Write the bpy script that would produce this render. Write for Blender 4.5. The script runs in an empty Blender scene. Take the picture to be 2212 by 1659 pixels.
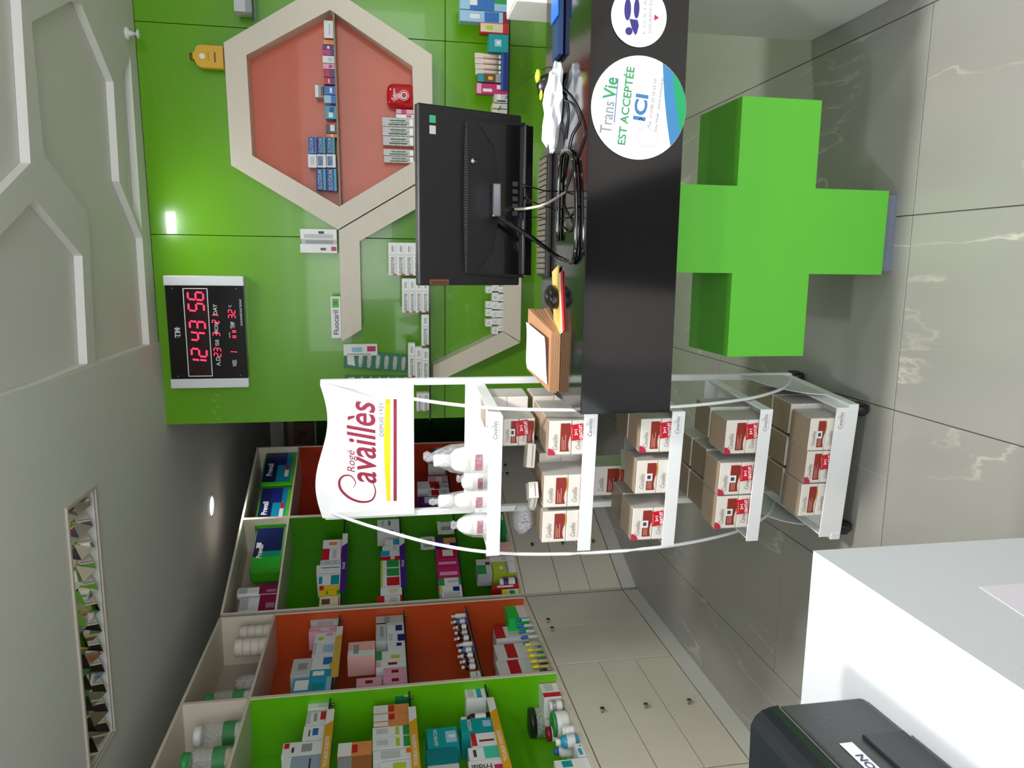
import bpy, bmesh, math, random
from mathutils import Vector, Matrix
from mathutils.geometry import tessellate_polygon
random.seed(7)
D=bpy.data; SC=bpy.context.scene; COL=SC.collection
PI=math.pi
# ------------------------------------------------------------------ camera
F=1586.1; YAW,PITCH,ROLL=.16273,.17496,.0163; H=1.565
cy,sy=math.cos(YAW),math.sin(YAW)
vf=Vector((-sy*math.cos(PITCH),cy*math.cos(PITCH),-math.sin(PITCH)))
vr=Vector((cy,sy,0)); vd=vf.cross(vr)
r2=vr*math.cos(ROLL)+vd*math.sin(ROLL); d2=-vr*math.sin(ROLL)+vd*math.cos(ROLL)
CAM=Vector((0,0,H))
cd=D.cameras.new('camera'); co=D.objects.new('camera',cd); COL.objects.link(co)
cd.sensor_fit='HORIZONTAL'; cd.sensor_width=36; cd.lens=F/2212*36; cd.clip_start=.02
M=Matrix((d2,r2,-vf)).transposed().to_4x4(); M.translation=CAM; co.matrix_world=M
SC.camera=co
# ------------------------------------------------------------------ world, light, exposure
w=D.worlds.new('daylight'); SC.world=w; w.use_nodes=True
w.node_tree.nodes['Background'].inputs[0].default_value=(.86,.93,1,1); w.node_tree.nodes['Background'].inputs[1].default_value=1.0
SC.view_settings.view_transform='Standard'; SC.view_settings.look='None'; SC.view_settings.gamma=1
SC.view_settings.use_curve_mapping=False; SC.view_settings.exposure=.47
def area(name,loc,rot,sx,sy_,e,c=(1,1,1),lab=''):
    l=D.lights.new(name,'AREA'); l.shape='RECTANGLE'; l.size=sx; l.size_y=sy_; l.energy=e; l.color=c
    o=D.objects.new(name,l); o.location=loc; o.rotation_euler=rot; COL.objects.link(o); return o
area('daylight_window',(.5,-2.3,1.75),(PI/2,0,0),4.4,1.6,70,(.93,.97,1))
sl=D.lights.new('sun','SUN'); sl.energy=14; sl.angle=.02; sl.color=(1,.97,.92); so=D.objects.new('sun',sl); so.rotation_euler=(math.radians(52),0,0); COL.objects.link(so)
for i,(x,y) in enumerate([(-1.59,4.92),(.2,1.6),(-1.0,.5),(2.2,2.9),(1.7,1.0)]):
    l=D.lights.new('downlight_lamp','SPOT'); l.energy=(12,160,80,60,45)[i]; l.spot_size=2.5; l.spot_blend=.8; l.shadow_soft_size=.11; l.color=(1,.98,.94)
    o=D.objects.new('downlight_lamp',l); o.location=(x,y,2.67); COL.objects.link(o)
area('recess_lamp',(.18,3.66,2.69),(0,0,0),.12,.2,2)
# ------------------------------------------------------------------ projection of measured points onto real planes
def ray(x,y):
    a=(1659-y-829.5)/F; b=(x-1106.)/F
    return r2*a+d2*b+vf
def atz(x,y,z):
    d=ray(x,y); return CAM+d*((z-H)/d.z)
class Fr:
    def __init__(s,o,u):
        s.o=Vector((o[0],o[1],0)); s.u=Vector((u[0],u[1],0)).normalized(); s.n=Vector((s.u.y,-s.u.x,0)); s.ang=math.atan2(s.u.y,s.u.x)
    def at(s,x,y,off=0):
        d=ray(x,y); t=(s.n.dot(s.o)+off-s.n.dot(CAM))/s.n.dot(d); P=CAM+d*t
        return (P-s.o).dot(s.u),P.z
    def w(s,a,off,z): 
        p=s.o+s.u*a+s.n*off; return Vector((p.x,p.y,z))
G=Fr((.134,4.022),(math.cos(.0385),-math.sin(.0385)))
A=Fr((-2.01,0),(0,1)); bb=.404
B=Fr((-2.01,4.18),(math.sin(bb),math.cos(bb)))
Cc=Fr((0,7.06),(1,0))
S=Fr((-.437,2.082),(.996,-.087))
T=Fr((0,1.9),(1,0))
X1=Fr((0,2.06),(1,0))
# ------------------------------------------------------------------ materials
def lin(c):
    if isinstance(c,str): c=[int(c[i:i+2],16)/255 for i in (0,2,4)]
    return tuple((v/12.92 if v<=.04045 else ((v+.055)/1.055)**2.4) for v in c)+(1,)
MC={}
def mat(c,r=.45,metal=0,alpha=1,em=0,trans=0,coat=0,noise=0,nscale=8,bump=0,stretch=None,name=None):
    k=(c,r,metal,alpha,em,trans,coat,noise,nscale,bump,stretch)
    if k in MC: return MC[k]
    m=D.materials.new(name or 'mat_'+str(c)); m.use_nodes=True; nt=m.node_tree; b=nt.nodes['Principled BSDF']
    I=b.inputs; cc=lin(c); I['Base Color'].default_value=cc; I['Roughness'].default_value=r; I['Metallic'].default_value=metal
    I['Transmission Weight'].default_value=trans; I['Alpha'].default_value=alpha; I['Coat Weight'].default_value=coat
    if em: I['Emission Color'].default_value=cc; I['Emission Strength'].default_value=em
    if noise or bump:
        tc=nt.nodes.new('ShaderNodeTexCoord'); mp=nt.nodes.new('ShaderNodeMapping'); n=nt.nodes.new('ShaderNodeTexNoise')
        nt.links.new(tc.outputs['Object'],mp.inputs[0]); nt.links.new(mp.outputs[0],n.inputs[0])
        if stretch: mp.inputs['Scale'].default_value=stretch
        n.inputs['Scale'].default_value=nscale; n.inputs['Detail'].default_value=4
        if noise:
            mx=nt.nodes.new('ShaderNodeMix'); mx.data_type='RGBA'
            mx.inputs[6].default_value=tuple(v*(1-noise) for v in cc[:3])+(1,); mx.inputs[7].default_value=tuple(min(1,v*(1+noise)) for v in cc[:3])+(1,)
            nt.links.new(n.outputs[0],mx.inputs[0]); nt.links.new(mx.outputs[2],I['Base Color'])
        if bump:
            bp=nt.nodes.new('ShaderNodeBump'); bp.inputs['Strength'].default_value=bump; bp.inputs['Distance'].default_value=.004
            nt.links.new(n.outputs[0],bp.inputs['Height']); nt.links.new(bp.outputs[0],I['Normal'])
    MC[k]=m; return m
def film(tint='ffffff',a=.3,r=.12):
    k=('film',tint,a,r)
    if k in MC: return MC[k]
    m=D.materials.new('clear_film'); m.use_nodes=True; nt=m.node_tree; b=nt.nodes['Principled BSDF']; I=b.inputs
    I['Base Color'].default_value=lin(tint); I['Roughness'].default_value=r; I['Alpha'].default_value=a; I['IOR'].default_value=1.5
    n=nt.nodes.new('ShaderNodeTexNoise'); n.inputs['Scale'].default_value=13; n.inputs['Detail'].default_value=3
    bp=nt.nodes.new('ShaderNodeBump'); bp.inputs['Strength'].default_value=.3; bp.inputs['Distance'].default_value=.01
    nt.links.new(n.outputs[0],bp.inputs['Height']); nt.links.new(bp.outputs[0],I['Normal'])
    rm=nt.nodes.new('ShaderNodeMapRange'); rm.inputs[1].default_value=.35; rm.inputs[2].default_value=.7; rm.inputs[3].default_value=a*.55; rm.inputs[4].default_value=min(1,a*1.6)
    nt.links.new(n.outputs[0],rm.inputs[0]); nt.links.new(rm.outputs[0],I['Alpha'])
    MC[k]=m; return m
WOOD=mat('ddd2c2',.38,noise=.05,nscale=14,stretch=(1,1,6))
CREAM=mat('d9d2c5',.42,noise=.05,nscale=6)
WHITE=mat('ecebea',.35); POWDER=mat('eceef0',.35,bump=.05,nscale=90)
GREEN=mat('65a60c',.22,coat=.3,noise=.04,nscale=3,bump=.03)
GREENM=mat('46960c',.3,noise=.05,nscale=4)
DIMGREEN=mat('2f7a08',.35,noise=.05,nscale=4)  # far bay lining: the dimness at depth is put into this green
ORANGE=mat('c24a1c',.35,noise=.06,nscale=4)
RED=mat('b63a1c',.35,noise=.06,nscale=4)
BLACK=mat('060509',.1,bump=.08,nscale=3); BLACK.node_tree.nodes['Principled BSDF'].inputs['IOR'].default_value=1.62
GLASS=mat('a8c4bc',.05,alpha=.25); DARKEDGE=mat('1b2a20',.15)
CEIL=mat('d9d9d5',.7,noise=.02,nscale=3)
CHROME=mat('aaa498',.25,metal=1)
# ------------------------------------------------------------------ mesh helpers
class MB:
    def __init__(s): s.v=[];s.f=[];s.m=[];s.mats=[];s.sm=[]
    def mi(s,m):
        if m not in s.mats: s.mats.append(m)
        return s.mats.index(m)
    def poly(s,pts,m,smooth=False):
        i=len(s.v); s.v+= [tuple(p) for p in pts]; s.f.append(tuple(range(i,i+len(pts)))); s.m.append(s.mi(m)); s.sm.append(smooth)
    def faces(s,vs,fs,m,smooth=False):
        i=len(s.v); s.v+=[tuple(p) for p in vs]; k=s.mi(m)
        for f in fs: s.f.append(tuple(i+j for j in f)); s.m.append(k); s.sm.append(smooth)
    def box(s,x0,x1,y0,y1,z0,z1,m,bev=0,mtx=None):
        if bev:
            bm=bmesh.new(); bmesh.ops.create_cube(bm,size=1)
            for v in bm.verts: v.co=Vector(((x0+x1)/2+v.co.x*(x1-x0),(y0+y1)/2+v.co.y*(y1-y0),(z0+z1)/2+v.co.z*(z1-z0)))
            bmesh.ops.bevel(bm,geom=bm.edges[:],offset=bev,segments=2,affect='EDGES',profile=.5)
            vs=[v.co.copy() for v in bm.verts]; bm.verts.index_update(); fs=[[v.index for v in f.verts] for f in bm.faces]; bm.free()
        else:
            vs=[Vector(p) for p in ((x0,y0,z0),(x1,y0,z0),(x1,y1,z0),(x0,y1,z0),(x0,y0,z1),(x1,y0,z1),(x1,y1,z1),(x0,y1,z1))]
            fs=[(0,3,2,1),(4,5,6,7),(0,1,5,4),(1,2,6,5),(2,3,7,6),(3,0,4,7)]
        if mtx: vs=[mtx@v for v in vs]
        s.faces(vs,fs,m)
    def prism(s,poly,z0,z1,m,ax='z'):
        n=len(poly)
        def P(p,z): return (p[0],p[1],z) if ax=='z' else ((p[0],z,p[1]) if ax=='y' else (z,p[0],p[1]))
        vs=[P(p,z0) for p in poly]+[P(p,z1) for p in poly]
        fs=[tuple(range(n))[::-1],tuple(range(n,2*n))]+[(i,(i+1)%n,n+(i+1)%n,n+i) for i in range(n)]
        s.faces(vs,fs,m)
    def lathe(s,prof,m,seg=20,c=(0,0,0),sx=1,sy=1,cap=True,mtx=None):
        vs=[];fs=[]
        for r,z in prof:
            for k in range(seg):
                a=2*PI*k/seg; v=Vector((c[0]+r*math.cos(a)*sx,c[1]+r*math.sin(a)*sy,c[2]+z)); vs.append(mtx@v if mtx else v)
        for i in range(len(prof)-1):
            for k in range(seg): fs.append((i*seg+k,i*seg+(k+1)%seg,(i+1)*seg+(k+1)%seg,(i+1)*seg+k))
        if cap: fs.append(tuple(range(seg))[::-1]); fs.append(tuple((len(prof)-1)*seg+k for k in range(seg)))
        s.faces(vs,fs,m,True)
    def tube(s,pts,r,m,seg=8,closed=False):
        pts=[Vector(p) for p in pts]; n=len(pts); vs=[];fs=[]; up=Vector((0,0,1))
        for i,p in enumerate(pts):
            t=(pts[(i+1)%n]-pts[i-1]) if (closed or 0<i<n-1) else (pts[1]-pts[0] if i==0 else pts[-1]-pts[-2])
            t.normalize(); q=t.cross(up)
            if q.length<.05: q=t.cross(Vector((1,0,0)))
            q.normalize(); k=t.cross(q)
            for j in range(seg):
                a=2*PI*j/seg; vs.append(p+q*r*math.cos(a)+k*r*math.sin(a))
        R_=n if closed else n-1
        for i in range(R_):
            for j in range(seg): fs.append((i*seg+j,i*seg+(j+1)%seg,((i+1)%n)*seg+(j+1)%seg,((i+1)%n)*seg+j))
        if not closed: fs.append(tuple(range(seg))[::-1]); fs.append(tuple((n-1)*seg+j for j in range(seg)))
        s.faces(vs,fs,m,True)
    def mesh(s,name):
        me=D.meshes.new(name); me.from_pydata(s.v,[],s.f)
        for m in s.mats: me.materials.append(m)
        me.polygons.foreach_set('material_index',s.m); me.polygons.foreach_set('use_smooth',s.sm); me.update(); return me
    def ob(s,name,parent=None,loc=(0,0,0),rz=0): return ob(name,s.mesh(name),parent,loc,rz)
def ob(name,me,parent=None,loc=(0,0,0),rz=0):
    o=D.objects.new(name,me); COL.objects.link(o)
    if parent: o.parent=parent
    o.location=loc; o.rotation_euler=(0,0,rz); return o
def tag(o,label=None,cat=None,group=None,kind=None):
    if label: o['label']=label
    if cat: o['category']=cat
    if group: o['group']=group
    if kind: o['kind']=kind
    return o
def empty(name,loc,rz=0,label=None,cat=None,group=None,kind=None):
    return tag(ob(name,None,None,loc,rz),label,cat,group,kind)
def spline(pts,n=8):
    P=[Vector(p) for p in pts]; out=[]
    for i in range(len(P)-1):
        a=P[max(i-1,0)];b=P[i];c=P[i+1];d=P[min(i+2,len(P)-1)]
        for k in range(n):
            t=k/n; out.append(.5*((2*b)+(c-a)*t+(2*a-5*b+4*c-d)*t*t+(3*b-a-3*c+d)*t**3))
    return out+[P[-1]]
TC={}
def textgeo(s,bold=0,shear=0,space=1):
    k=(s,bold,shear,space)
    if k in TC: return TC[k]
    c=D.curves.new('t','FONT'); c.body=s; c.align_x='CENTER'; c.align_y='CENTER'; c.resolution_u=3; c.offset=bold; c.shear=shear; c.space_character=space
    o=D.objects.new('t',c); COL.objects.link(o)
    dg=bpy.context.evaluated_depsgraph_get(); me=D.meshes.new_from_object(o.evaluated_get(dg))
    vs=[v.co.copy() for v in me.vertices]; fs=[tuple(p.vertices) for p in me.polygons]
    D.objects.remove(o); D.meshes.remove(me)
    xs=[v.x for v in vs] or [0,1]; ys=[v.y for v in vs] or [0,1]
    cx=(min(xs)+max(xs))/2; cyy=(min(ys)+max(ys))/2
    vs=[(v.x-cx,v.y-cyy) for v in vs]
    TC[k]=(vs,fs,max(xs)-min(xs),max(ys)-min(ys)); return TC[k]
def ftext(mb,s,cx,cz,h,m,y=-.0006,bold=0,shear=0,rot=0,wmax=None,w=None,space=1):
    """lettering on a front face (local x right, z up, at depth y)"""
    vs,fs,W,Hh=textgeo(s,bold,shear,space); kz=h/Hh; kx=kz
    if w: kx=w/W
    elif wmax and W*kx>wmax: kx=wmax/W
    ca,sa=math.cos(rot),math.sin(rot)
    mb.faces([(cx+v[0]*kx*ca-v[1]*kz*sa,y,cz+v[0]*kx*sa+v[1]*kz*ca) for v in vs],fs,m)
def circ(cx,cz,r,n=40,a0=0,a1=2*PI,rz=None):
    return [(cx+r*math.cos(a0+(a1-a0)*k/n),cz+(rz or r)*math.sin(a0+(a1-a0)*k/n)) for k in range(n)]
def flat(mb,pts,m,y=-.0006): mb.poly([(p[0],y,p[1]) for p in pts],m)
# colour letters for print
CL=dict(w='e9e9ea',W='f7f7f7',g='2f9a4d',G='5cc23a',y='e8c21e',Y='f0e31a',o='e39155',O='f07a10',r='c8202e',R='8e1a2a',p='c52a72',P='5a2a7a',b='2f6fc0',B='1d2a80',c='2fa0c8',C='9cc8e6',t='109aa0',k='1c1c20',n='6a4a3a',s='9a9da2',S='c9cacd',e='e0d2b0',m='e8a8c0',l='b8cc3a',d='44464a',a='d9b85a',f='f2b8b0',T='c9a678')
def cm(ch,r=.4): return mat(CL[ch] if len(ch)==1 else ch,r)
ORD=['first','second','third','fourth','fifth','sixth','seventh','eighth','ninth','tenth','eleventh','twelfth','thirteenth','fourteenth','fifteenth','sixteenth']
def carton(name,fr,a,off,z,w,d,h,base,pats='',texts=(),label=None,cat='box',group=None,rz=0,bev=0,rough=.4,body=None):
    """one carton: origin at front bottom centre; front faces local -y"""
    mb=MB(); w=max(w,.006); h=max(h,.006)
    mb.box(-w/2,w/2,0,d,0,h,body or cm(base,rough),bev)
    o=mb.ob(name,None,fr.w(a,off,z),fr.ang+rz); tag(o,label,cat,group)
    pm=MB(); e=-.0005
    for pt in pats.split():
        ch,q=pt.split(':'); face='f'
        if ch[0]=='^': face='t'; ch=ch[1:]
        if ch[0]=='<': face='l'; ch=ch[1:]
        if ch[0]=='>': face='r'; ch=ch[1:]
        u0,u1,v0,v1=[float(t) for t in q.split(',')]
        if face=='f': pm.poly([(-w/2+u0*w,e,v0*h),(-w/2+u1*w,e,v0*h),(-w/2+u1*w,e,v1*h),(-w/2+u0*w,e,v1*h)],cm(ch))
        elif face=='t': pm.poly([(-w/2+u0*w,v0*d,h-e),(-w/2+u1*w,v0*d,h-e),(-w/2+u1*w,v1*d,h-e),(-w/2+u0*w,v1*d,h-e)],cm(ch))
        elif face=='l': pm.poly([(-w/2+e,v[0]*d,v[1]*h) for v in ((u1,v0),(u0,v0),(u0,v1),(u1,v1))],cm(ch))
        else: pm.poly([(w/2-e,v[0]*d,v[1]*h) for v in ((u0,v0),(u1,v0),(u1,v1),(u0,v1))],cm(ch))
        e-=.00015
    if not pats and not texts and w>.012:
        for k,(v,ww) in enumerate(((.72,.6),(.6,.45),(.3,.5))):
            pm.poly([(-w*ww/2,e,(v)*h),(w*ww/2,e,v*h),(w*ww/2,e,(v+.045)*h),(-w*ww/2,e,(v+.045)*h)],cm('s' if base not in 'ksd' else 'w'))
    if pm.f: pm.ob('printed_label',o)
    if texts:
        tm=MB()
        for t in texts:
            s_,u,v,hh,c=t[:5]; rot=t[5] if len(t)>5 else 0; fw=t[6] if len(t)>6 else .86
            ftext(tm,s_,-w/2+u*w,v*h,hh*(h if not rot else w),cm(c),y=e-.0002,bold=.01,rot=rot,wmax=(w if not rot else h)*fw)
        tm.ob('lettering',o)
    return o
def row(fr,off,zb,items,where,group,dep=.11,base_z=True):
    """items: (x0,x1,y0,y1,base,patterns,description,texts,[extra dict])"""
    items=sorted(items,key=lambda t:(t[2]+t[3]))
    for i,it in enumerate(items):
        x0,x1,y0,y1,base,pats,desc=it[:7]; tx=it[7] if len(it)>7 else (); ex=it[8] if len(it)>8 else {}
        of=off+ex.get('o',0); a1,_=fr.at((x0+x1)/2,y0,of); a0,_=fr.at((x0+x1)/2,y1,of); zt=fr.at(x0,(y0+y1)/2,of)[1]; zl=fr.at(x1,(y0+y1)/2,of)[1]
        z0=zl if ex.get('up') else zb
        n=f'{desc}, {ORD[i]} from the right, {where}' if i<len(ORD) else f'{desc}, at the far left, {where}'
        kind=ex.get('k','box'); nm=ex.get('n','medicine_box')
        w_=a1-a0; h_=zt-z0
        if kind=='box': carton(nm,fr,(a0+a1)/2,of,z0,w_,ex.get('d',dep),h_,base,pats,tx,n,ex.get('c','box'),group,rz=ex.get('rz',0))
        else: bottle(nm,fr,(a0+a1)/2,of-w_/2,z0,w_/2,h_,base,pats or 'w',n,group,kind)
def bottle(nm,fr,a,off,z,r,h,body,cap,label,group,kind='bottle',cat=None,lab='w'):
    o=empty(nm,fr.w(a,off,z),fr.ang,label,cat or ('jar' if kind=='jar' else 'bottle'),group)
    mb=MB()
    bmat=film('d8dcd8',.5) if body=='glass' else (mat('3a1408',.15) if body=='amber' else cm(body,.25))
    if kind=='jar':
        mb.lathe([(r*.92,0),(r,.02*h),(r,.76*h),(r*.85,.8*h)],bmat,18); mb.ob('body',o)
        m2=MB(); m2.lathe([(r*.97,.8*h),(r*.97,.98*h),(r*.9,h)],cm(cap,.35),18); m2.ob('lid',o)
    else:
        mb.lathe([(r*.9,0),(r,.02*h),(r,.62*h),(r*.8,.72*h),(r*.42,.78*h),(r*.42,.84*h)],bmat,16); mb.ob('body',o)
        m2=MB(); m2.lathe([(r*.55,.8*h),(r*.55,.98*h),(r*.48,h)],cm(cap,.35),14); m2.ob('cap',o)
    m3=MB(); m3.lathe([(r*1.01,.15*h),(r*1.01,.52*h)],cm(lab,.5),18,cap=False); m3.ob('paper_label',o)
    return o
# ================================================================== ROOM
ZC=2.7; ZU=2.733
# floor: grout bed and large marble-look tiles
fm=MB(); fm.box(-2.9,3.4,-2.6,7.9,-.06,-.004,mat('4d4b46',.8)); floor=tag(fm.ob('floor'),kind='structure')
def marble():
    m=D.materials.new('grey_marble_tile'); m.use_nodes=True; nt=m.node_tree; N=nt.nodes; L=nt.links; b=N['Principled BSDF']; b.inputs['Roughness'].default_value=.28
    g=N.new('ShaderNodeNewGeometry'); oi=N.new('ShaderNodeObjectInfo'); 
    mul=N.new('ShaderNodeVectorMath'); mul.operation='MULTIPLY_ADD'; L.new(g.outputs['Position'],mul.inputs[0]); mul.inputs[1].default_value=(1,1,1)
    off=N.new('ShaderNodeCombineXYZ'); mm=N.new('ShaderNodeMath'); mm.operation='MULTIPLY'; mm.inputs[1].default_value=17; L.new(oi.outputs['Random'],mm.inputs[0]); L.new(mm.outputs[0],off.inputs[0]); L.new(mm.outputs[0],off.inputs[1]); L.new(off.outputs[0],mul.inputs[2])
    mp=N.new('ShaderNodeMapping'); mp.inputs['Rotation'].default_value=(0,0,.5); mp.inputs['Scale'].default_value=(1.0,.28,1); L.new(mul.outputs[0],mp.inputs[0])
    n1=N.new('ShaderNodeTexNoise'); n1.inputs['Scale'].default_value=2.2; n1.inputs['Detail'].default_value=7; n1.inputs['Distortion'].default_value=.35; L.new(mp.outputs[0],n1.inputs[0])
    vein=N.new('ShaderNodeMath'); vein.operation='SUBTRACT'; vein.inputs[1].default_value=.52; L.new(n1.outputs[0],vein.inputs[0])
    ab=N.new('ShaderNodeMath'); ab.operation='ABSOLUTE'; L.new(vein.outputs[0],ab.inputs[0])
    rp=N.new('ShaderNodeValToRGB'); L.new(ab.outputs[0],rp.inputs[0]); rp.color_ramp.elements[0].position=0; rp.color_ramp.elements[0].color=(1,1,1,1); rp.color_ramp.elements[1].position=.006; rp.color_ramp.elements[1].color=(0,0,0,1)
    n3=N.new('ShaderNodeTexNoise'); n3.inputs['Scale'].default_value=1.6; L.new(mul.outputs[0],n3.inputs[0])
    msk=N.new('ShaderNodeMapRange'); msk.inputs[1].default_value=.44; msk.inputs[2].default_value=.6; msk.inputs[4].default_value=.8; L.new(n3.outputs[0],msk.inputs[0])
    vm=N.new('ShaderNodeMath'); vm.operation='MULTIPLY'; L.new(rp.outputs[0],vm.inputs[0]); L.new(msk.outputs[0],vm.inputs[1])
    n2=N.new('ShaderNodeTexNoise'); n2.inputs['Scale'].default_value=3; n2.inputs['Detail'].default_value=6; L.new(mp.outputs[0],n2.inputs[0])
    mx=N.new('ShaderNodeMix'); mx.data_type='RGBA'; L.new(n2.outputs[0],mx.inputs[0]); mx.inputs[6].default_value=lin('86857f'); mx.inputs[7].default_value=lin('9e9d98')
    m2=N.new('ShaderNodeMix'); m2.data_type='RGBA'; L.new(vm.outputs[0],m2.inputs[0]); L.new(mx.outputs[2],m2.inputs[6]); m2.inputs[7].default_value=lin('c8c2b6')
    L.new(m2.outputs[2],b.inputs['Base Color']); return m
MARB=marble(); tc={}
cols=[-2.23,-1.634,-1.04,-.43,.162,.755,1.35,1.95,2.55]; offs=[3.195,2.554,1.998,1.998,1.998,2.6,1.998,2.6]
for i in range(8):
    x0,x1=cols[i],cols[i+1]; y=offs[i]-3.6
    while y<6.9:
        k=round(x1-x0,3)
        if k not in tc:
            t=MB(); t.box(.0015,k-.0015,.0015,1.1985,-.004,0,MARB,.0012); tc[k]=t.mesh('tile')
        if y>-.3: ob('tile',tc[k],floor,(x0,y,0))
        y+=1.2
# --- ceiling: upper slab and dropped slab with polygonal recesses
def zp(x,y,z=ZC): p=atz(x,y,z); return (p.x,p.y)
BX=-.412   # border between honeycomb part and plain part
P0=[zp(-8,-160),zp(45,0),zp(66,352),zp(0,420),zp(-60,470),zp(-300,470),zp(-300,-160)]
Ph=[zp(0,508),zp(75,430),zp(178,553),zp(189,786),(BX,zp(100,823)[1]),(BX,zp(-60,870)[1]),zp(-60,560)]
Mh=[zp(68,48),zp(152,2),zp(175,8),zp(245,177),zp(258,392),zp(322,516),zp(334,744),(BX,zp(207,780)[1]),zp(190,462),zp(95,335)]
Dh=[zp(263,160),zp(290,128),zp(300,250),zp(320,500),zp(272,415)]
def gl(y): return 3.667-.0385*(y-.123)
ce=tag(MB().ob('ceiling'),kind='structure')
ou=[(BX,-2.6),(3.4,-2.6),(3.4,3.90),(BX,4.05)]
def slab(name,outer,holes,z0,z1,m,parent,ms=None):
    mb=MB(); loops=[[Vector((p[0],p[1],0)) for p in l] for l in [outer]+holes]; fl=[v for l in loops for v in l]
    tr=tessellate_polygon(loops); mb.faces([(v.x,v.y,z0) for v in fl],[tuple(t) for t in tr],m); mb.faces([(v.x,v.y,z1) for v in fl],[tuple(t) for t in tr],m)
    for l in loops:
        n=len(l)
        for i in range(n): a,b=l[i],l[(i+1)%n]; mb.poly([(a.x,a.y,z0),(b.x,b.y,z0),(b.x,b.y,z1),(a.x,a.y,z1)],ms or m)
    return mb.ob(name,parent)
def inside(h): return [(min(max(p[0],BX+.002),3.39),min(max(p[1],-2.5),3.89)) for p in h]
RIB=mat('ecebe6',.6)  # recess sides paler than the panel: daylight on them put into the colour
slab('honeycomb_panel',ou,[inside(P0),inside(Ph),inside(Mh),inside(Dh)],ZC,ZU-.001,CEIL,ce,RIB)
# seam strips between honeycomb frames
sm=MB()
for a,b in [((70,352),(196,520)),]:
    p=Vector(zp(*a)+(ZC-.0005,)); q=Vector(zp(*b)+(ZC-.0005,)); t=(q-p).normalized().cross(Vector((0,0,1)))*.0012
    sm.poly([p+t,q+t,q-t,p-t],mat('efefe9',.6))
sm.ob('seam',ce)
cu=MB(); cu.box(BX,3.4,-2.6,7.9,ZU,ZU+.1,CEIL); cu.box(-2.9,BX,-2.6,7.9,ZU+.09,ZU+.2,CEIL); cu.ob('upper_slab',ce)
# plain part with the mirrored recess
mx0,mx1,my0,my1=-1.935,-.888,2.77,3.03
slab('plain_panel',[(-2.9,-2.6),(BX,-2.6),(BX,4.06),(-.83,4.06),(-.83,7.9),(-2.9,7.9)],[[(mx0,my0),(mx1,my0),(mx1,my1),(mx0,my1)]],ZC-.010,ZU+.09,CEIL,ce)
MIR=mat('d8d4cc',.03,metal=1)
tag(ob('mirror_panel',None,None,((mx0+mx1)/2,(my0+my1)/2,ZC)),'long ceiling panel of faceted mirror pyramids in two rows, above the shelves','mirror panel')
mpn=D.objects['mirror_panel']
fm=MB(); 
for q in ((mx0-.012,mx1+.012,my0-.012,my0),(mx0-.012,mx1+.012,my1,my1+.012),(mx0-.012,mx0,my0,my1),(mx1,mx1+.012,my0,my1)):
    fm.box(q[0]-mpn.location.x,q[1]-mpn.location.x,q[2]-mpn.location.y,q[3]-mpn.location.y,-.018,-.008,mat('c9beb0',.4))
fm.ob('frame',mpn)
NP=12; pw=(mx1-mx0)/NP; ph=(my1-my0)/2
pm=MB(); hh=.05; vs=[(0,0,.028),(pw,0,.028),(pw,ph,.028),(0,ph,.028),(pw/2,ph/2,.028-hh)]
for f in ((1,0,4),(2,1,4),(3,2,4),(0,3,4)): pm.poly([vs[k] for k in f],MIR)
pme=pm.mesh('mirror_pyramid')
for i in range(NP):
    for j in range(2): ob('mirror_pyramid',pme,mpn,(mx0+i*pw-mpn.location.x,my0+j*ph-mpn.location.y,0))
# downlight in view and sprinkler
dl=empty('downlight',(-1.59,4.92,ZC-.010),0,'small round recessed downlight in the plain grey ceiling','ceiling light')
t=MB(); t.lathe([(.085,0),(.085,-.006),(.065,-.008),(.062,0)],WHITE,28,cap=False); t.ob('trim_ring',dl)
t=MB(); t.poly([(.062*math.cos(a*PI/14),.062*math.sin(a*PI/14),-.003) for a in range(28)],mat('ffffff',.5,em=2.2)); t.ob('lens',dl)
sp=atz(272,72,ZC); spk=empty('sprinkler',(sp.x,sp.y,ZC),0,'small white sprinkler head hanging under the ceiling above the green wall','sprinkler')
t=MB(); t.lathe([(.028,0),(.028,-.012),(.012,-.016),(.012,-.03)],WHITE,18); t.ob('escutcheon',spk)
t=MB(); t.lathe([(.007,-.03),(.007,-.048),(.02,-.05),(.02,-.056)],WHITE,16); t.ob('deflector',spk)
# walls
def wall(name,x0,x1,y0,y1,z0,z1,m): t=MB(); t.box(x0,x1,y0,y1,z0,z1,m); return tag(t.ob(name),kind='structure')
WALL=mat('d6d3cd',.7,noise=.02)
wall('wall_left',-2.75,-2.55,-2.6,7.9,0,ZU+.1,WALL); wall('wall_right',3.4,3.55,-2.6,7.9,0,ZU+.1,WALL); wall('wall_back',-2.9,3.4,7.6,7.8,0,ZU,WALL)
fw=MB()
for q in ((-2.9,-1.9,0,ZU+.1),(2.9,3.4,0,ZU),(-1.9,2.9,0,.3),(-1.9,2.9,2.55,ZU+.1),(-1.9,-.78,.3,2.55),(-.1,.5,.3,2.55)): fw.box(q[0],q[1],-2.6,-2.45,q[2],q[3],WALL)  # the two piers between sill and head are added to shape the sun sheen
tag(fw.ob('wall_front'),kind='structure')
t=MB()
for x in (-.78,-.14,.5,1.7,2.86): t.box(x,x+.04,-2.56,-2.5,.3,2.55,mat('8c8f92',.4,metal=.6))
for z in (.3,2.51): t.box(-.78,2.9,-2.56,-2.5,z,z+.04,mat('8c8f92',.4,metal=.6))
tag(t.ob('window_1'),kind='structure')
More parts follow.
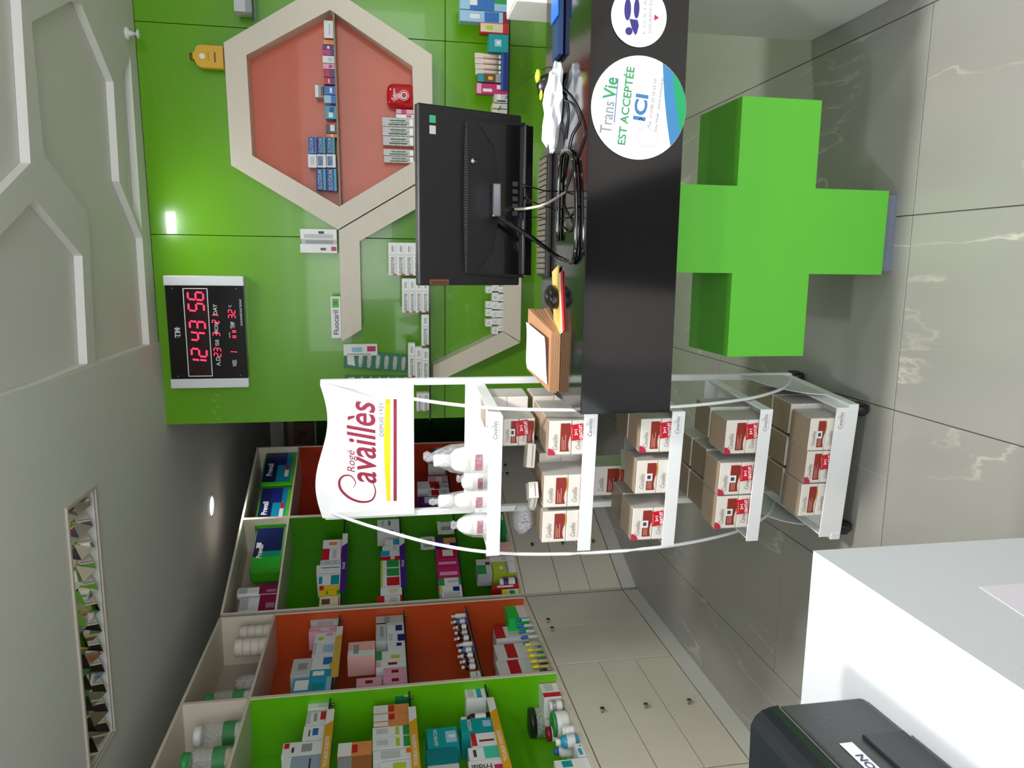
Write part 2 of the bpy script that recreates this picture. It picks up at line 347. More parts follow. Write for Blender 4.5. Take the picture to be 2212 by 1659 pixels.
# green glossy partition wall built of boards (joints at the measured places)
gw=tag(ob('wall_green',None,None,G.w(0,0,0),G.ang),kind='structure')
aL=G.at(600,912)[0]; j1=G.at(325,506)[0]; j0=G.at(289,45)[0]; jb=3.2
def gboard(a0,a1,z0,z1):
    t=MB(); t.box(a0+.0015,a1-.0015,0,.05,z0+.0015,z1-.0015,GREEN,.001); t.ob('panel',gw)
zj=1.22
for a0,a1 in ((aL,j1),(j1,j0),(j0,jb)):
    gboard(a0,a1,zj,ZC-.0005); gboard(a0,a1,0,zj)
t=MB(); t.box(aL+.005,jb,.045,.12,0,ZC-.02,mat('2a3a20',.8)); t.ob('core',gw)
t=MB(); t.box(aL,jb,.0,.12,ZC,ZU,mat('5d7a4a',.5)); t.ob('upper_strip',gw)
# ================================================================== HEXAGON NICHES
hx=empty('hexagon_niche',G.w(.9,0,1.6),G.ang,'large hexagonal cream wooden wall niche with orange back, above and behind the monitor','wall niche')
HF=.12
def gp(x,y,off=HF): a,z=G.at(x,y,off); return (a,z)
O=[gp(483,92),gp(499,357),gp(730,496),gp(936,374),gp(933,118),gp(701,-36)]
I=[gp(532,119),gp(545,336),gp(733,446),gp(896,348),gp(891,143),gp(713,21)]
def loc(p,h): 
    return (p[0]-.9 if h is hx else p[0]+.1, p[1]-(1.6 if h is hx else 1.2))
def board(parent,q,dep=HF,m=WOOD,name='frame_board'):
    t=MB(); t.prism(q,-dep,-.001,m,'y'); return t.ob(name,parent)
for i in range(6):
    j=(i+1)%6; board(hx,[loc(O[i],hx),loc(O[j],hx),loc(I[j],hx),loc(I[i],hx)])
t=MB(); t.prism([loc(p,hx) for p in I],-.006,-.0005,mat('d2603a',.4,coat=.15,noise=.05,nscale=5,bump=.04),'y'); t.ob('back_panel',hx)
s0,s1=gp(718,25),gp(733,443); 
t=MB(); t.prism([loc((s1[0],s1[1]),hx),loc((s0[0],s0[1]),hx),loc((s0[0],s0[1]-.009),hx),loc((s1[0],s1[1]-.009),hx)],-.115,-.006,mat('8c7a68',.4),'y'); t.ob('shelf',hx)
h2=empty('hexagon_shelf',G.w(-.1,0,1.2),G.ang,'open hexagonal cream wooden wall frame without back, left of the orange niche','wall niche')
Bq=[[gp(732,497),gp(738,738),gp(781,712),gp(777,521)],            # top board
    [gp(732,497),gp(777,521),gp(897,452),gp(938,376)],            # upper right board along the niche
    [gp(1130,380),gp(1124,738),gp(1087,716),gp(1090,400)],        # bottom board
    [gp(1124,740),gp(936,829),gp(936,790),gp(1087,717)],          # lower left board
    [gp(938,376),gp(897,452),gp(1000,430),gp(1128,500),gp(1130,380)]]
for q in Bq[:4]: board(h2,[loc(p,h2) for p in q])
# dark seam between both frames
t=MB(); a,b=gp(733,496,HF+.0005),gp(936,376,HF+.0005)
t.prism([loc(a,h2),loc(b,h2),loc((b[0],b[1]-.004),h2),loc((a[0],a[1]-.004),h2)],-HF-.0004,-HF+.001,mat('3a2c20',.6),'y'); t.ob('seam',h2)
# glass wall shelves
def gshelf(x,y0,y1,dep,label,off=0.0):
    a1,z=G.at(x,y0,dep); a0,_=G.at(x,y1,dep); z=G.at(x,(y0+y1)/2,dep)[1]
    o=empty('glass_shelf',G.w((a0+a1)/2,0,z),G.ang,label,'shelf')
    t=MB(); t.box((a0-a1)/2,(a1-a0)/2,-dep,-.001,-.008,0,GLASS); t.ob('pane',o)
    t=MB(); t.box((a0-a1)/2,(a1-a0)/2,-dep-.001,-dep,-.008,0,DARKEDGE); t.ob('polished_edge',o); return z
SH1=.20
zs1=gshelf(927,505,908,SH1,'thin dark-edged glass shelf carrying stacked toothpaste boxes on the green wall')
zs2=gshelf(1098,-60,300,SH1,'thin glass shelf behind the monitor at the right of the green wall')
zs3=gshelf(543,-60,47,.16,'short glass shelf above the right side of the orange niche')
# clock
def clock():
    a0,_=G.at(440,838,.05); a1,_=G.at(440,596,.05); zt=G.at(361,718,.05)[1]; zb=G.at(532,718,.05)[1]
    w_=a1-a0; h_=zt-zb; o=empty('digital_clock',G.w((a0+a1)/2,0,zb),G.ang+.0,'wide black digital wall clock with red digits reading 12 43 56 and silver ends','clock')
    o.rotation_euler=(0,math.radians(-0),G.ang); ew=w_*.085
    t=MB(); t.box(-w_/2+ew,w_/2-ew,-.05,-.001,.004,h_-.004,mat('08080c',.15),.002); t.ob('face',o)
    for s_ in (-1,1):
        t=MB(); x=s_*(w_/2-ew/2); t.box(x-ew/2,x+ew/2,-.055,-.001,0,h_,mat('dfe2e6',.35,metal=.2),.003); t.ob('end_cap',o,loc=(0,0,0))
    t=MB(); Y=-.0508; fx0,fx1,fz0,fz1=-w_/2+ew*1.25,w_/2-ew*1.25,h_*.46,h_*.77
    SIL=mat('e8eaee',.3); rd=.006
    for a,b,c,d in ((fx0,fx1,fz1-.004,fz1),(fx0,fx1,fz0,fz0+.004),(fx0,fx0+.004,fz0,fz1),(fx1-.004,fx1,fz0,fz1)): t.box(a,b,Y-.003,Y,c,d,SIL)
    t.ob('display_frame',o)
    t=MB(); t.poly([(fx0,Y,fz0),(fx1,Y,fz0),(fx1,Y,fz1),(fx0,Y,fz1)],mat('26060c',.2)); t.ob('display_glass',o)
    LED=mat('ff2040',.4,em=2.6); sg={'0':'abcdef','1':'bc','2':'abged','3':'abgcd','4':'fgbc','5':'afgcd','6':'afgedc','7':'abc'}
    def digit(ch,x,z,hh):
        dm=MB()
        ww=hh*.52; tk=hh*.12; y=Y-.0006
        P={'a':((0,hh),(ww,hh)),'b':((ww,hh),(ww,hh/2)),'c':((ww,hh/2),(ww,0)),'d':((0,0),(ww,0)),'e':((0,hh/2),(0,0)),'f':((0,hh),(0,hh/2)),'g':((0,hh/2),(ww,hh/2))}
        for q in sg[ch]:
            (xa,za),(xb,zb_)=P[q]; sh=lambda zz: zz*.08
            if za==zb_: flat(dm,[(x+xa+tk*.5+sh(za),z+za-tk/2),(x+xb-tk*.5+sh(za),z+za-tk/2),(x+xb-tk*.5+sh(za),z+za+tk/2),(x+xa+tk*.5+sh(za),z+za+tk/2)],LED,y)
            else: flat(dm,[(x+xa-tk/2+sh(zb_),z+zb_+tk*.4),(x+xa+tk/2+sh(zb_),z+zb_+tk*.4),(x+xa+tk/2+sh(za),z+za-tk*.4),(x+xa-tk/2+sh(za),z+za-tk*.4)],LED,y)
        dm.ob('red_digit',o)
    hb=h_*.19; z=fz0+(fz1-fz0-hb)/2; fw_=fx1-fx0
    for s_,u in (('12',.10),('43',.41),('56',.74)):
        digit(s_[0],fx0+fw_*u,z,hb); digit(s_[1],fx0+fw_*u+hb*.78,z,hb)
    hs=h_*.085
    for s_,u,v in (('23',.225,.34),('3',.46,.34),('21',.60,.34),('1',.24,.13),('32',.66,.13)):
        for k,chh in enumerate(s_): digit(chh,fx0+fw_*u+k*hs*.8,h_*v,hs)
    dm=MB()
    for k in range(2):
        for j in range(2): flat(dm,[(fx0+fw_*(.44+.06*k)+j*.008,h_*.13),(fx0+fw_*(.44+.06*k)+j*.008+.004,h_*.13),(fx0+fw_*(.44+.06*k)+j*.008+.004,h_*.18),(fx0+fw_*(.44+.06*k)+j*.008,h_*.18)],LED,Y-.0006)
    tag(dm.ob('red_dots',o),kind='stuff')
    tm=MB(); LW=mat('d8dade',.5)
    ftext(tm,'TM',0,h_*.87,h_*.07,LW,Y-.0006,bold=.02)
    for k in range(24):
        a=2*PI*k/24; b=2*PI*(k+1)/24
        if 6<=k<=10: continue
        flat(tm,[(.003+.028*math.cos(a),h_*.87+.013*math.sin(a)),(.003+.028*math.cos(b),h_*.87+.013*math.sin(b)),(.003+.0265*math.cos(b),h_*.87+.0118*math.sin(b)),(.003+.0265*math.cos(a),h_*.87+.0118*math.sin(a))],LW,Y-.0006)
    for s_,u,v,hh in (('A.D',.17,.38,.055),('YEAR',.385,.38,.05),('MON',.555,.38,.05),('DAY',.765,.38,.05),('WEEK',.15,.17,.055),('TEMP',.585,.17,.055),('C',.80,.19,.035),('AM PM',.47,.215,.018),('SOUNDNESS ELECTRONIC',.73,.055,.025)):
        wm=MB(); ftext(wm,s_,fx0+fw_*u,h_*v,h_*hh,LW,Y-.0006,bold=.015,wmax=(.078 if len(s_)==4 else .3)*fw_); wm.ob('lettering',o)
    tm.ob('emblem',o)
    for sx in (-1,1):
        for zz in (.1,.9):
            t=MB(); t.lathe([(.004,0),(.0035,.003)],CHROME,12,c=(0,0,0),mtx=Matrix.Translation((sx*(w_/2-ew*1.3),Y,h_*zz))@Matrix.Rotation(PI/2,4,'X')); t.ob('screw',o)
clock()
# ================================================================== GREEN WALL PRODUCTS
g1='products on the green wall shelves'
# on the hexagon shelf top board
ztop=G.at(731,600,.06)[1]
for x0,y0,y1,b,p,d,tx in ((649,495,517,'W','S:.1,.5,.1,.9 k:.55,.8,.35,.5','slim clear-topped white box standing upright','' ),(652,517,528,'S','s:.2,.8,.1,.9','narrow grey box standing upright',''),(649,528,546,'W','p:.25,.75,.02,.16 n:.3,.6,.3,.45','slim white box with pink dots standing upright','')):
    a1,_=G.at(690,y0,.1); a0,_=G.at(690,y1,.1); zt=G.at(x0,(y0+y1)/2,.1)[1]; zb=ztop
    carton('toothpaste_box',G,(a0+a1)/2,.11,zb,a1-a0,.06,zt-zb,b,p,(),d+' on the open hexagon frame','box',g1)
a1,_=G.at(727,641,.11); a0,_=G.at(727,730,.11); zt=G.at(716,685,.11)[1]; zt2=G.at(737,685,.11)[1]
carton('toothpaste_box',G,(a0+a1)/2,.112,zt2+.002,a1-a0,.05,zt-zt2,'W','G:.74,.96,.15,.85 g:.8,.9,.3,.7',(('Fluocaril',.38,.5,.55,'d',0,.6),),'long white toothpaste box lettered Fluocaril with green dot, lying on the hexagon frame','box',g1)
# sensodyne stacks
def stack(xs,y0,y1,off,where,dy=()):
    zb=zs1
    for k,(xa,xb) in enumerate(reversed(xs)):
        d_=dy[k] if dy else 0
        a1,_=G.at(910,y0+d_,off); a0,_=G.at(910,y1+d_,off); h_=G.at(xa,(y0+y1)/2,off)[1]-G.at(xb,(y0+y1)/2,off)[1]
        carton('toothpaste_box',G,(a0+a1)/2,off,zb+.0003,a1-a0,.05,h_-.0006,'W','r:0,.04,0,.5 S:.05,.6,.08,.16 S:.62,.64,.1,.9 s:.72,.9,.45,.6 S:.72,.9,.25,.35',(('SENSODYNE',.3,.5,.42,'d',0,.52),),f'SENSODYNE toothpaste box, {ORD[k]} from the bottom, {where}','box','sensodyne toothpaste boxes')
        zb+=h_
stack([(840,858),(858,876),(876,893),(893,910),(910,927)],525,595,.18,'rightmost stack beside the monitor')
stack([(869,884),(884,898),(898,912),(912,927)],602,675,.185,'stack of four touching the monitor corner')
stack([(911,927)],680,747,.185,'lying alone between two stacks')
stack([(882,897),(897,912),(912,927)],750,822,.185,'leaning stack beside the display stand',(3,0,-8))
stack([(900,913),(913,927)],850,888,.185,'stack seen through the display stand')
# hanging toothbrush pack and blister strips
def blister(name,x0,x1,y0,y1,tilt,n,label,base='2f8060'):
    a1,_=G.at((x0+x1)/2,y0,.02); a0,_=G.at((x0+x1)/2,y1,.02); zt=G.at(x0,(y0+y1)/2,.02)[1]; zb=G.at(x1,(y0+y1)/2,.02)[1]
    w_,h_=a1-a0,zt-zb; o=empty(name,G.w((a0+a1)/2,.012,(zt+zb)/2),G.ang,label,'blister pack',g1); o.rotation_euler=(0,tilt,G.ang)
    t=MB(); t.box(-w_/2,w_/2,-.001,.001,-h_/2,h_/2,mat(base,.35)); t.ob('card',o)
    t=MB()
    flat(t,[(-w_*.35,h_*.32),(w_*.35,h_*.36),(w_*.25,h_*.46),(-w_*.3,h_*.44)],cm('w'),-.002); t.ob('printed_label',o)
    for k in range(n):
        zc=h_*(.24-.68*k/max(1,n-1)); m_=MB()
        m_.lathe([(0.001,-w_*.4),(w_*.1,-w_*.38),(w_*.13,-w_*.1),(w_*.13,w_*.3),(0.002,w_*.4)],film('ffffff',.6),12,mtx=Matrix.Translation((0,-.004,zc))@Matrix.Rotation(PI/2,4,'Y')@Matrix.Scale(.6,4,(0,1,0))); m_.ob('bubble',o)
        t=MB(); t.box(-w_*.2,w_*.25,-.006,-.003,zc-.002,zc+.002,cm('WrWrnkW'[k%7])); t.ob('brush_head',o)
carton('toothbrush_pack',G,*( lambda a0,a1,zt,zb:((a0+a1)/2,.02,zb,a1-a0,.012,zt-zb))(G.at(780,768,.02)[0],G.at(780,743,.02)[0],G.at(742,755,.02)[1],G.at(815,755,.02)[1]),'W','p:.35,.8,.05,.3 C:.3,.7,.45,.75 d:.1,.15,.2,.9',(),'white hanging pack with magenta toothbrush head on the green wall','pack',g1)
blister('blister_strip',743,880,762,800,.09,6,'green card strip with six clear interdental brush bubbles, hanging tilted')
blister('blister_strip',745,885,812,833,.02,6,'green card strip with clear bubbles half hidden behind the display stand')
# little white boxes in the bottom of the open hexagon
zt=G.at(1090,650,.09)[1]; hbx=G.at(1078,650,.11)[1]-G.at(1091,650,.11)[1]
for lvl,ys in enumerate(([(620,632),(636,651),(654,669),(671,686),(688,702),(703,716)],[(616,629),(633,651),(652,668),(671,686),(688,702),(706,722)],[(620,634),(651,666),(668,684),(690,706)])):
    for k,(y0,y1) in enumerate(ys):
        a1,_=G.at(1078,y0,.115); a0,_=G.at(1078,y1,.115); zz=zt+.003+lvl*(hbx+.001)
        carton('small_white_box',G,(a0+a1)/2,.112-lvl*.004+random.uniform(-.004,.002),zz,a1-a0-.001,.05,hbx,'W','S:.2,.8,.3,.45 s:.25,.6,.6,.7',(),f'tiny white box, {ORD[k]} from right in {("bottom","middle","upper")[lvl]} layer inside the open hexagon frame','box','tiny white boxes piled in the hexagon frame',rz=random.uniform(-.1,.1))
# inside the orange niche
zsh=lambda y: s1[1]+(s0[1]-s1[1])*(443-y)/418.
nitems=[(700,45,83,'w','S:.2,.8,.3,.5','white box'),(699,87,97,'o','O:.1,.9,.2,.6','orange box'),(697,98,108,'P','w:.2,.8,.4,.6','purple box'),(697,108,120,'p','B:0,1,0,.3','magenta box'),(697,121,137,'w','S:.2,.8,.2,.5','white and grey box'),(698,138,150,'m','p:.2,.8,.2,.5','pink box'),(700,151,167,'P','r:0,1,.5,.9','violet and red box'),(700,168,183,'r','P:0,1,0,.4 w:.2,.8,.5,.6','red box'),(700,186,205,'b','w:.2,.8,.3,.5','blue box'),(700,206,223,'C','b:0,1,0,.4','pale blue box'),(703,229,257,'c','w:.1,.5,.3,.7 B:.5,.9,.2,.6','cyan and white box'),(704,265,288,'d','w:.2,.8,.2,.6 r:.8,1,0,1','dark box with white print'),(706,289,297,'O','w:.2,.8,.4,.6','slim orange box')]
for k,(x0,y0,y1,b,p,d) in enumerate(nitems):
    a1,_=G.at(712,y0,.09); a0,_=G.at(712,y1,.09); zb=zsh((y0+y1)/2)+.0005; zt_=G.at(x0,(y0+y1)/2,.09)[1]
    carton('dental_box',G,(a0+a1)/2,.095,zb,a1-a0-.001,.07,zt_-zb,b,p,(),f'small {d}, {ORD[k]} from the right on the orange niche shelf','box','dental products in the orange niche')
a1,_=G.at(690,184,.09); a0,_=G.at(690,210,.09); zz=G.at(699,197,.09)[1]
carton('dental_box',G,(a0+a1)/2,.09,zz+.001,a1-a0,.06,G.at(681,197,.09)[1]-zz,'s','w:0,1,.6,1 n:.1,.9,0,.3',(),'small grey and brown box lying on top of the blue box in the niche','box','dental products in the orange niche')
def elg(cols_,nm):
    for (x0,x1,y0,y1,b,p,tx,d) in cols_:
        a1,_=G.at((x0+x1)/2,y0,.1); a0,_=G.at((x0+x1)/2,y1,.1); zt_=G.at(x0,(y0+y1)/2,.1)[1]; zb=G.at(x1,(y0+y1)/2,.1)[1]; sb=zsh((y0+y1)/2)
        zb=max(zb,sb+.0005)
        carton('dental_box',G,(a0+a1)/2,.1,zb,a1-a0-.001,.08,zt_-zb-.001,b,p,tx,d,'box','dental products in the orange niche')
E_=(('ELGYDIUM',.5,.6,.4,'C'),)
elg([(704,723,296,332,'B','t:0,1,0,.32',E_,'navy toothpaste box with teal band, bottom of the right blue stack in the niche'),(685,703,296,332,'B','t:0,1,0,.32',E_,'navy toothpaste box with teal band, middle of the right blue stack'),(665,684,296,332,'b','B:.1,1,.2,.9',E_,'blue toothpaste box on top of the right blue stack in the niche'),
(705,725,333,362,'w','B:.15,.85,.35,.9',E_,'white box with navy label, bottom of the middle niche stack'),(685,704,333,362,'w','B:.15,.85,.35,.9',E_,'white box with navy label, second in the middle niche stack'),(665,684,333,362,'w','S:.2,.8,.3,.7',(),'plain white and grey box on top of the middle niche stack'),
(705,727,364,413,'B','c:0,1,0,.25',E_,'wide navy toothpaste box at the bottom left of the niche shelf'),(682,704,364,411,'B','c:0,1,0,.25',E_,'wide navy toothpaste box upon the other at the left of the niche shelf')],'')
# bottom of the niche
zn=G.at(893,250,.08)[1]
def nb(x0,y0,y1,b,p,d,nm='toothbrush_pack',dep=.03,of=.08,up=0):
    a1,_=G.at(870,y0,of); a0,_=G.at(870,y1,of); zt_=G.at(x0,(y0+y1)/2,of)[1]
    return carton(nm,G,(a0+a1)/2,of,zn+.001+up,a1-a0-.001,dep,zt_-zn,b,p,(),d+' at the bottom of the orange niche','pack','dental products in the orange niche',body=(film('eef2ee',.75) if nm=='toothbrush_pack' else None))
for k,(y0,y1) in enumerate(((255,274),(275,294),(295,315),(323,337),(338,352))):
    nb(826+k,y0,y1,'w','d:.15,.3,.2,.8 g:.4,.5,.15,.7 d:.62,.75,.25,.75 S:0,1,.8,1 W:.1,.9,0,.12',f'clear toothbrush blister pack, {ORD[k]} from the right')
nb(856,236,246,'m','p:0,1,.4,.7','pink and white slim pack','dental_box'); nb(856,247,255,'W','p:.2,.8,.1,.4','white slim pack','dental_box')
t=MB(); a1,_=G.at(865,179,.09); a0,_=G.at(865,233,.09); zt_=G.at(836,205,.09)[1]; r_=(a1-a0)/2; hh=zt_-zn
o=empty('display_tub',G.w((a0+a1)/2,.06,zn+.001),G.ang,'rounded glossy red display tub with white ring print in the orange niche','tub',g1)
t.lathe([(r_*.9,0),(r_,.01),(r_,hh*.7),(r_*.93,hh*.88),(r_*.7,hh*.97),(.01,hh)],mat('c4101e',.18,coat=.5),28,sy=.6); t.ob('body',o)
t=MB()
for k in range(28):
    a=2*PI*k/28;b=2*PI*(k+1)/28; f=lambda an,rr:(rr*r_*math.cos(an),hh*.35+rr*r_*math.sin(an))
    for ra,rb in ((.42,.38),(.3,.2)): flat(t,[f(a,ra),f(b,ra),f(b,rb),f(a,rb)],cm('w'),-r_*.6-.0015)
ftext(t,'Colgate',0,hh*.72,hh*.11,cm('w'),-r_*.6-.002,bold=.02,w=r_*1.0); t.ob('printed_label',o)
# yellow bottle on the niche, speaker at the top right
a1,_=G.at(450,100,.06); a0,_=G.at(450,148,.06); zb=G.at(484,124,.06)[1]; zt_=G.at(411,124,.06)[1]; w_=a1-a0; hh=zt_-zb
o=empty('yellow_bottle',G.w((a0+a1)/2,.06,zb),G.ang,'flat yellow bottle with brown cap standing on top of the orange niche','bottle')
t=MB(); pr=[(-w_*.5,0),(w_*.5,0),(w_*.5,hh*.68),(w_*.42,hh*.78),(w_*.15,hh*.86),(w_*.15,hh*.9),(-w_*.15,hh*.9),(-w_*.15,hh*.86),(-w_*.42,hh*.78),(-w_*.5,hh*.68)]
t.prism(pr,-.022,.022,mat('e2ad2a',.3),'y'); t.ob('body',o)
t=MB(); t.lathe([(w_*.17,hh*.89),(w_*.17,hh)],mat('7a4a20',.4),16); t.ob('cap',o)
t=MB(); flat(t,circ(0,hh*.62,w_*.13,20),cm('w'),-.0228); flat(t,[(-w_*.25,hh*.22),(w_*.2,hh*.22),(w_*.2,hh*.27),(-w_*.25,hh*.27)],cm('n'),-.0228); flat(t,[(-w_*.2,hh*.42),(w_*.22,hh*.42),(w_*.22,hh*.46),(-w_*.2,hh*.46)],mat('c08a20',.4),-.0228); t.ob('printed_label',o)
a1,_=G.at(525,-60,.12); a0,_=G.at(525,26,.12)
carton('grey_box',G,(a0+a1)/2,.13,zs3+.001,a1-a0,.1,G.at(505,0,.13)[1]-zs3,'S','s:0,1,0,.4',(),'grey box at the top right corner on the short glass shelf','box')
# right lower glass shelf
R2=[(994,1090,-10,22,'C','b:0,.9,.3,.8 g:.5,.9,0,.3 w:.3,.7,.65,.8','pale blue carded pack',(),{}),(994,1090,24,48,'C','b:.05,.95,.2,.5 w:.3,.7,.6,.8 R:0,1,0,.12','blue carded pack with white dot',(),{}),(1038,1098,49,72,'r','e:.1,.9,.2,1 l:.3,.7,.55,.8','beige leaf-print box in a red tray',(),{}),(1056,1098,74,112,'t','C:.3,.7,.35,.7 w:.42,.6,.4,.6','teal square box with pale emblem',(),{}),
(1032,1098,160,178,'n','t:0,1,.8,1 y:.3,.7,.5,.65 s:0,1,0,.4','brown and teal box',(),{}),(1030,1098,181,203,'p','w:.5,.9,0,.35 w:.2,.5,.5,.8 m:0,1,.85,1','pink and white box',(),{}),(1068,1098,204,222,'S','w:0,1,.5,.8 d:.1,.3,.1,.8','grey striped box',(),{}),(1064,1098,224,245,'S','e:0,1,.6,1 d:.4,.5,0,1','beige and grey box',(),{})]
row(G,.19,zs2,R2,'glass shelf behind the monitor','products on the lower right glass shelf',dep=.06)
for k in range(4):
    y0=112+k*12; a1,_=G.at(1060,y0,.19); a0,_=G.at(1060,y0+11,.19); zt_=G.at(1028+k*.5,y0,.19)[1]; w_=a1-a0; hh=zt_-zs2-.02
    o=empty('cream_tube',G.w((a0+a1)/2,.15,zs2+.021),G.ang,f'pinkish white cream tube standing on its cap, {ORD[k]} from the right in the navy tray','tube','cream tubes in the navy tray')
    t=MB(); t.lathe([(w_*.42,0),(w_*.42,hh*.15)],cm('w'),14); t.ob('cap',o)
    t=MB(); t.lathe([(w_*.45,hh*.15),(w_*.48,hh*.3),(w_*.5,hh*.7)],mat('d9bdb8',.35),14); t.prism([(-w_*.5,hh*.7),(w_*.5,hh*.7),(w_*.5,hh),(-w_*.5,hh)],-.006,.006,mat('e2d2cc',.35),'y'); t.ob('body',o)
a1,_=G.at(1090,113,.2); a0,_=G.at(1090,196,.2)
carton('tray',G,(a0+a1)/2,.197,zs2+.001,a1-a0,.005,G.at(1083,150,.2)[1]-zs2,'B','b:.02,.98,.7,.9',(),'shallow navy tray front on the glass shelf behind the monitor','tray')
# ================================================================== CABINETS AND SHELVES (bays along A, B and C)
ZS=[.72,1.095,1.465,1.835,2.205,2.505]
def bay(fr,a0,a1,panel,label,dep=.3,front=0.0,shelves=(1,2,3),top=True,side='both'):
    o=empty('shelf_unit',fr.w(a0,0,ZS[0]),fr.ang,label,'shelving')
    L=a1-a0; th=.016; z0=0; z1=ZS[5]-ZS[0]; zm=ZS[4]-ZS[0]
    t=MB(); t.box(0,th/2,0,dep,z0,z1,WOOD); t.ob('side_board',o); t=MB(); t.box(L-th/2,L,0,dep,z0,z1,WOOD); t.ob('side_board',o)
    t=MB(); t.box(th/2,th/2+.002,.006,dep-.002,z0+.004,zm-.012,panel); t.ob('side_lining',o); t=MB(); t.box(L-th/2-.002,L-th/2,.006,dep-.002,z0+.004,zm-.012,panel); t.ob('side_lining',o)
    t=MB(); t.box(th/2,L-th/2,0,dep,z0,z0+.012,WOOD); t.ob('bottom_board',o)
    t=MB(); t.box(th/2,L-th/2,0,dep,zm-.012,zm,WOOD); t.ob('middle_board',o)
    t=MB(); t.box(th/2,L-th/2,0,dep,z1-.014,z1,WOOD); t.ob('top_board',o)
    t=MB(); t.box(th/2,L-th/2,dep-.006,dep,z0+.012,zm-.012,panel); t.ob('back_panel',o)
    t=MB(); t.box(th/2,L-th/2,dep-.006,dep,zm,z1-.014,mat('b8ab9b',.5,noise=.05)); t.ob('upper_back_panel',o)  # upper back is cream, darkened: compartment shade put into the colour
    for k in shelves:
        t=MB(); z=ZS[k]-ZS[0]; t.box(th/2+.003,L-th/2-.003,.03,dep-.008,z-.008,z,GLASS); t.box(th/2+.003,L-th/2-.003,.029,.03,z-.008,z,DARKEDGE); t.ob('glass_shelf',o)
        for x in (th/2+.01,L-th/2-.01):
            t=MB(); t.lathe([(.008,0),(.008,.014)],CHROME,10,c=(x,.06,z-.022)); t.ob('shelf_peg',o)
    return o
bay(A,1.6,2.465,GREENM,'cream shelf unit lined in green nearest the printer side, cut by the picture edge')
bay(A,2.467,3.312,mat('62b80c',.3,noise=.05,nscale=4),'cream shelf unit with bright green lining and yellow strips, nearest of those in view')
bay(A,3.314,4.165,ORANGE,'cream shelf unit with orange lining between the two green bays')
bay(B,.012,.812,GREENM,'cream shelf unit with green lining and purple strips, beyond the orange bay')
bay(B,.814,1.60,RED,'cream shelf unit with red lining seen behind the display stand')
bay(Cc,-2.35,-1.45,DIMGREEN,'far shelf unit with dimmed green lining at the end of the room')
bay(Cc,-1.448,-.55,DIMGREEN,'far shelf unit with dimmed green lining behind the green wall edge')
def knob(o,x,z):
    t=MB(); t.lathe([(.006,0),(.005,.016)],CHROME,10,mtx=Matrix.Translation((x,-.016,z))@Matrix.Rotation(-PI/2,4,'X')); t.box(x-.010,x+.010,-.024,-.016,z-.010,z+.010,CHROME,.002); return t
def cab(fr,a0,a1,kind,label,knobs):
    o=empty('base_cabinet',fr.w(a0,0,0),fr.ang,label,'cabinet'); L=a1-a0
    t=MB(); t.box(.001,L-.001,.018,.32,.09,.7195,CREAM); t.ob('carcass',o)
    t=MB(); t.box(0.001,L-.001,0.0,.3,0,.088,mat('d5d3ce',.4,noise=.03)); t.ob('plinth',o)
    if kind=='drawers':
        for z0,z1,kz in ((.49,.712,.60),(.297,.486,.392),(.096,.293,.18)):
            t=MB(); t.box(.004,L-.004,0,.018,z0,z1,CREAM,.001); d=t.ob('drawer_front',o); knob(d,L/2,kz).ob('knob',d)
    else:
        for x0,x1,kx in ((.004,L/2-.0015,L/2-.05),(L/2+.0015,L-.004,L/2+.05)):
            t=MB(); t.box(x0,x1,0,.018,.096,.712,CREAM,.001); d=t.ob('door',o); knob(d,kx,.655).ob('knob',d)
    return o
cab(A,1.6,2.52,'drawers','cream drawer cabinet at the lower edge beside the printer',0)
cab(A,2.522,3.37,'drawers','cream cabinet with three wide drawers below the bright green bay',0)
cab(A,3.372,4.165,'doors','cream cabinet with two doors and square knobs below the orange bay',0)
cab(B,.012,.812,'drawers','cream three-drawer cabinet just beyond the two-door cabinet',0)
cab(B,.814,1.60,'doors','cream cabinet seen through the display stand below the red bay',0)
cab(Cc,-2.35,-1.45,'doors','far cream cabinet at the end of the room on the left',0)
cab(Cc,-1.448,-.55,'doors','far cream cabinet behind the edge of the green wall',0)
# price strips
def strip(fr,xa,ya,xb,yb,hpx,off,z,label,col,txt,tc_='w',name='shelf_strip'):
    a1=fr.at(xa,ya,off)[0]; a0=fr.at(xb,yb,off)[0]; h_=.036
    o=empty(name,fr.w((a0+a1)/2,off,z-h_+.006),fr.ang,label,'shelf strip'); w_=a1-a0
    t=MB(); t.box(-w_/2,w_/2,0,.0015,0,h_,mat(col,.25)); t.ob('strip',o)
    t=MB(); e=-.0004
    flat(t,[(w_/2-.09,0.001),(w_/2-.002,.001),(w_/2-.002,h_-.001),(w_/2-.12,h_-.001)],cm('w'),e)
    t.ob('white_end',o)
    t=MB(); ftext(t,txt,-w_*.08,h_/2,h_*.45,cm('w'),e-.0002,bold=.02); t.ob('lettering',o)
strip(A,718,1531,705,1700,0,-.026,ZS[3],'yellow strip lettered TROUBLES DIGESTIFS, upper shelf of the bright green bay','e0a326','TROUBLES DIGESTIFS')
strip(A,890,1526,903,1700,0,-.026,ZS[2],'yellow strip lettered TROUBLES DIGESTIFS, second shelf of the bright green bay','e0a326','TROUBLES DIGESTIFS')
strip(A,1060,1506,1110,1700,0,-.026,ZS[1],'yellow strip lettered TROUBLES DIGESTIFS, third shelf of the bright green bay','e0a326','TROUBLES DIGESTIFS')
strip(A,731,1353,722,1462,0,-.026,ZS[3],'yellow strip hanging from the top shelf of the orange bay','e0b050','')
strip(B,745,1152,739,1277,0,-.026,ZS[3],'purple strip lettered TOUX, top shelf of the farther green bay','4a2a86','TOUX')
strip(B,868,1152,873,1268,0,-.026,ZS[2],'purple strip lettered TOUX, second shelf of the farther green bay','4a2a86','TOUX')
V=PI/2
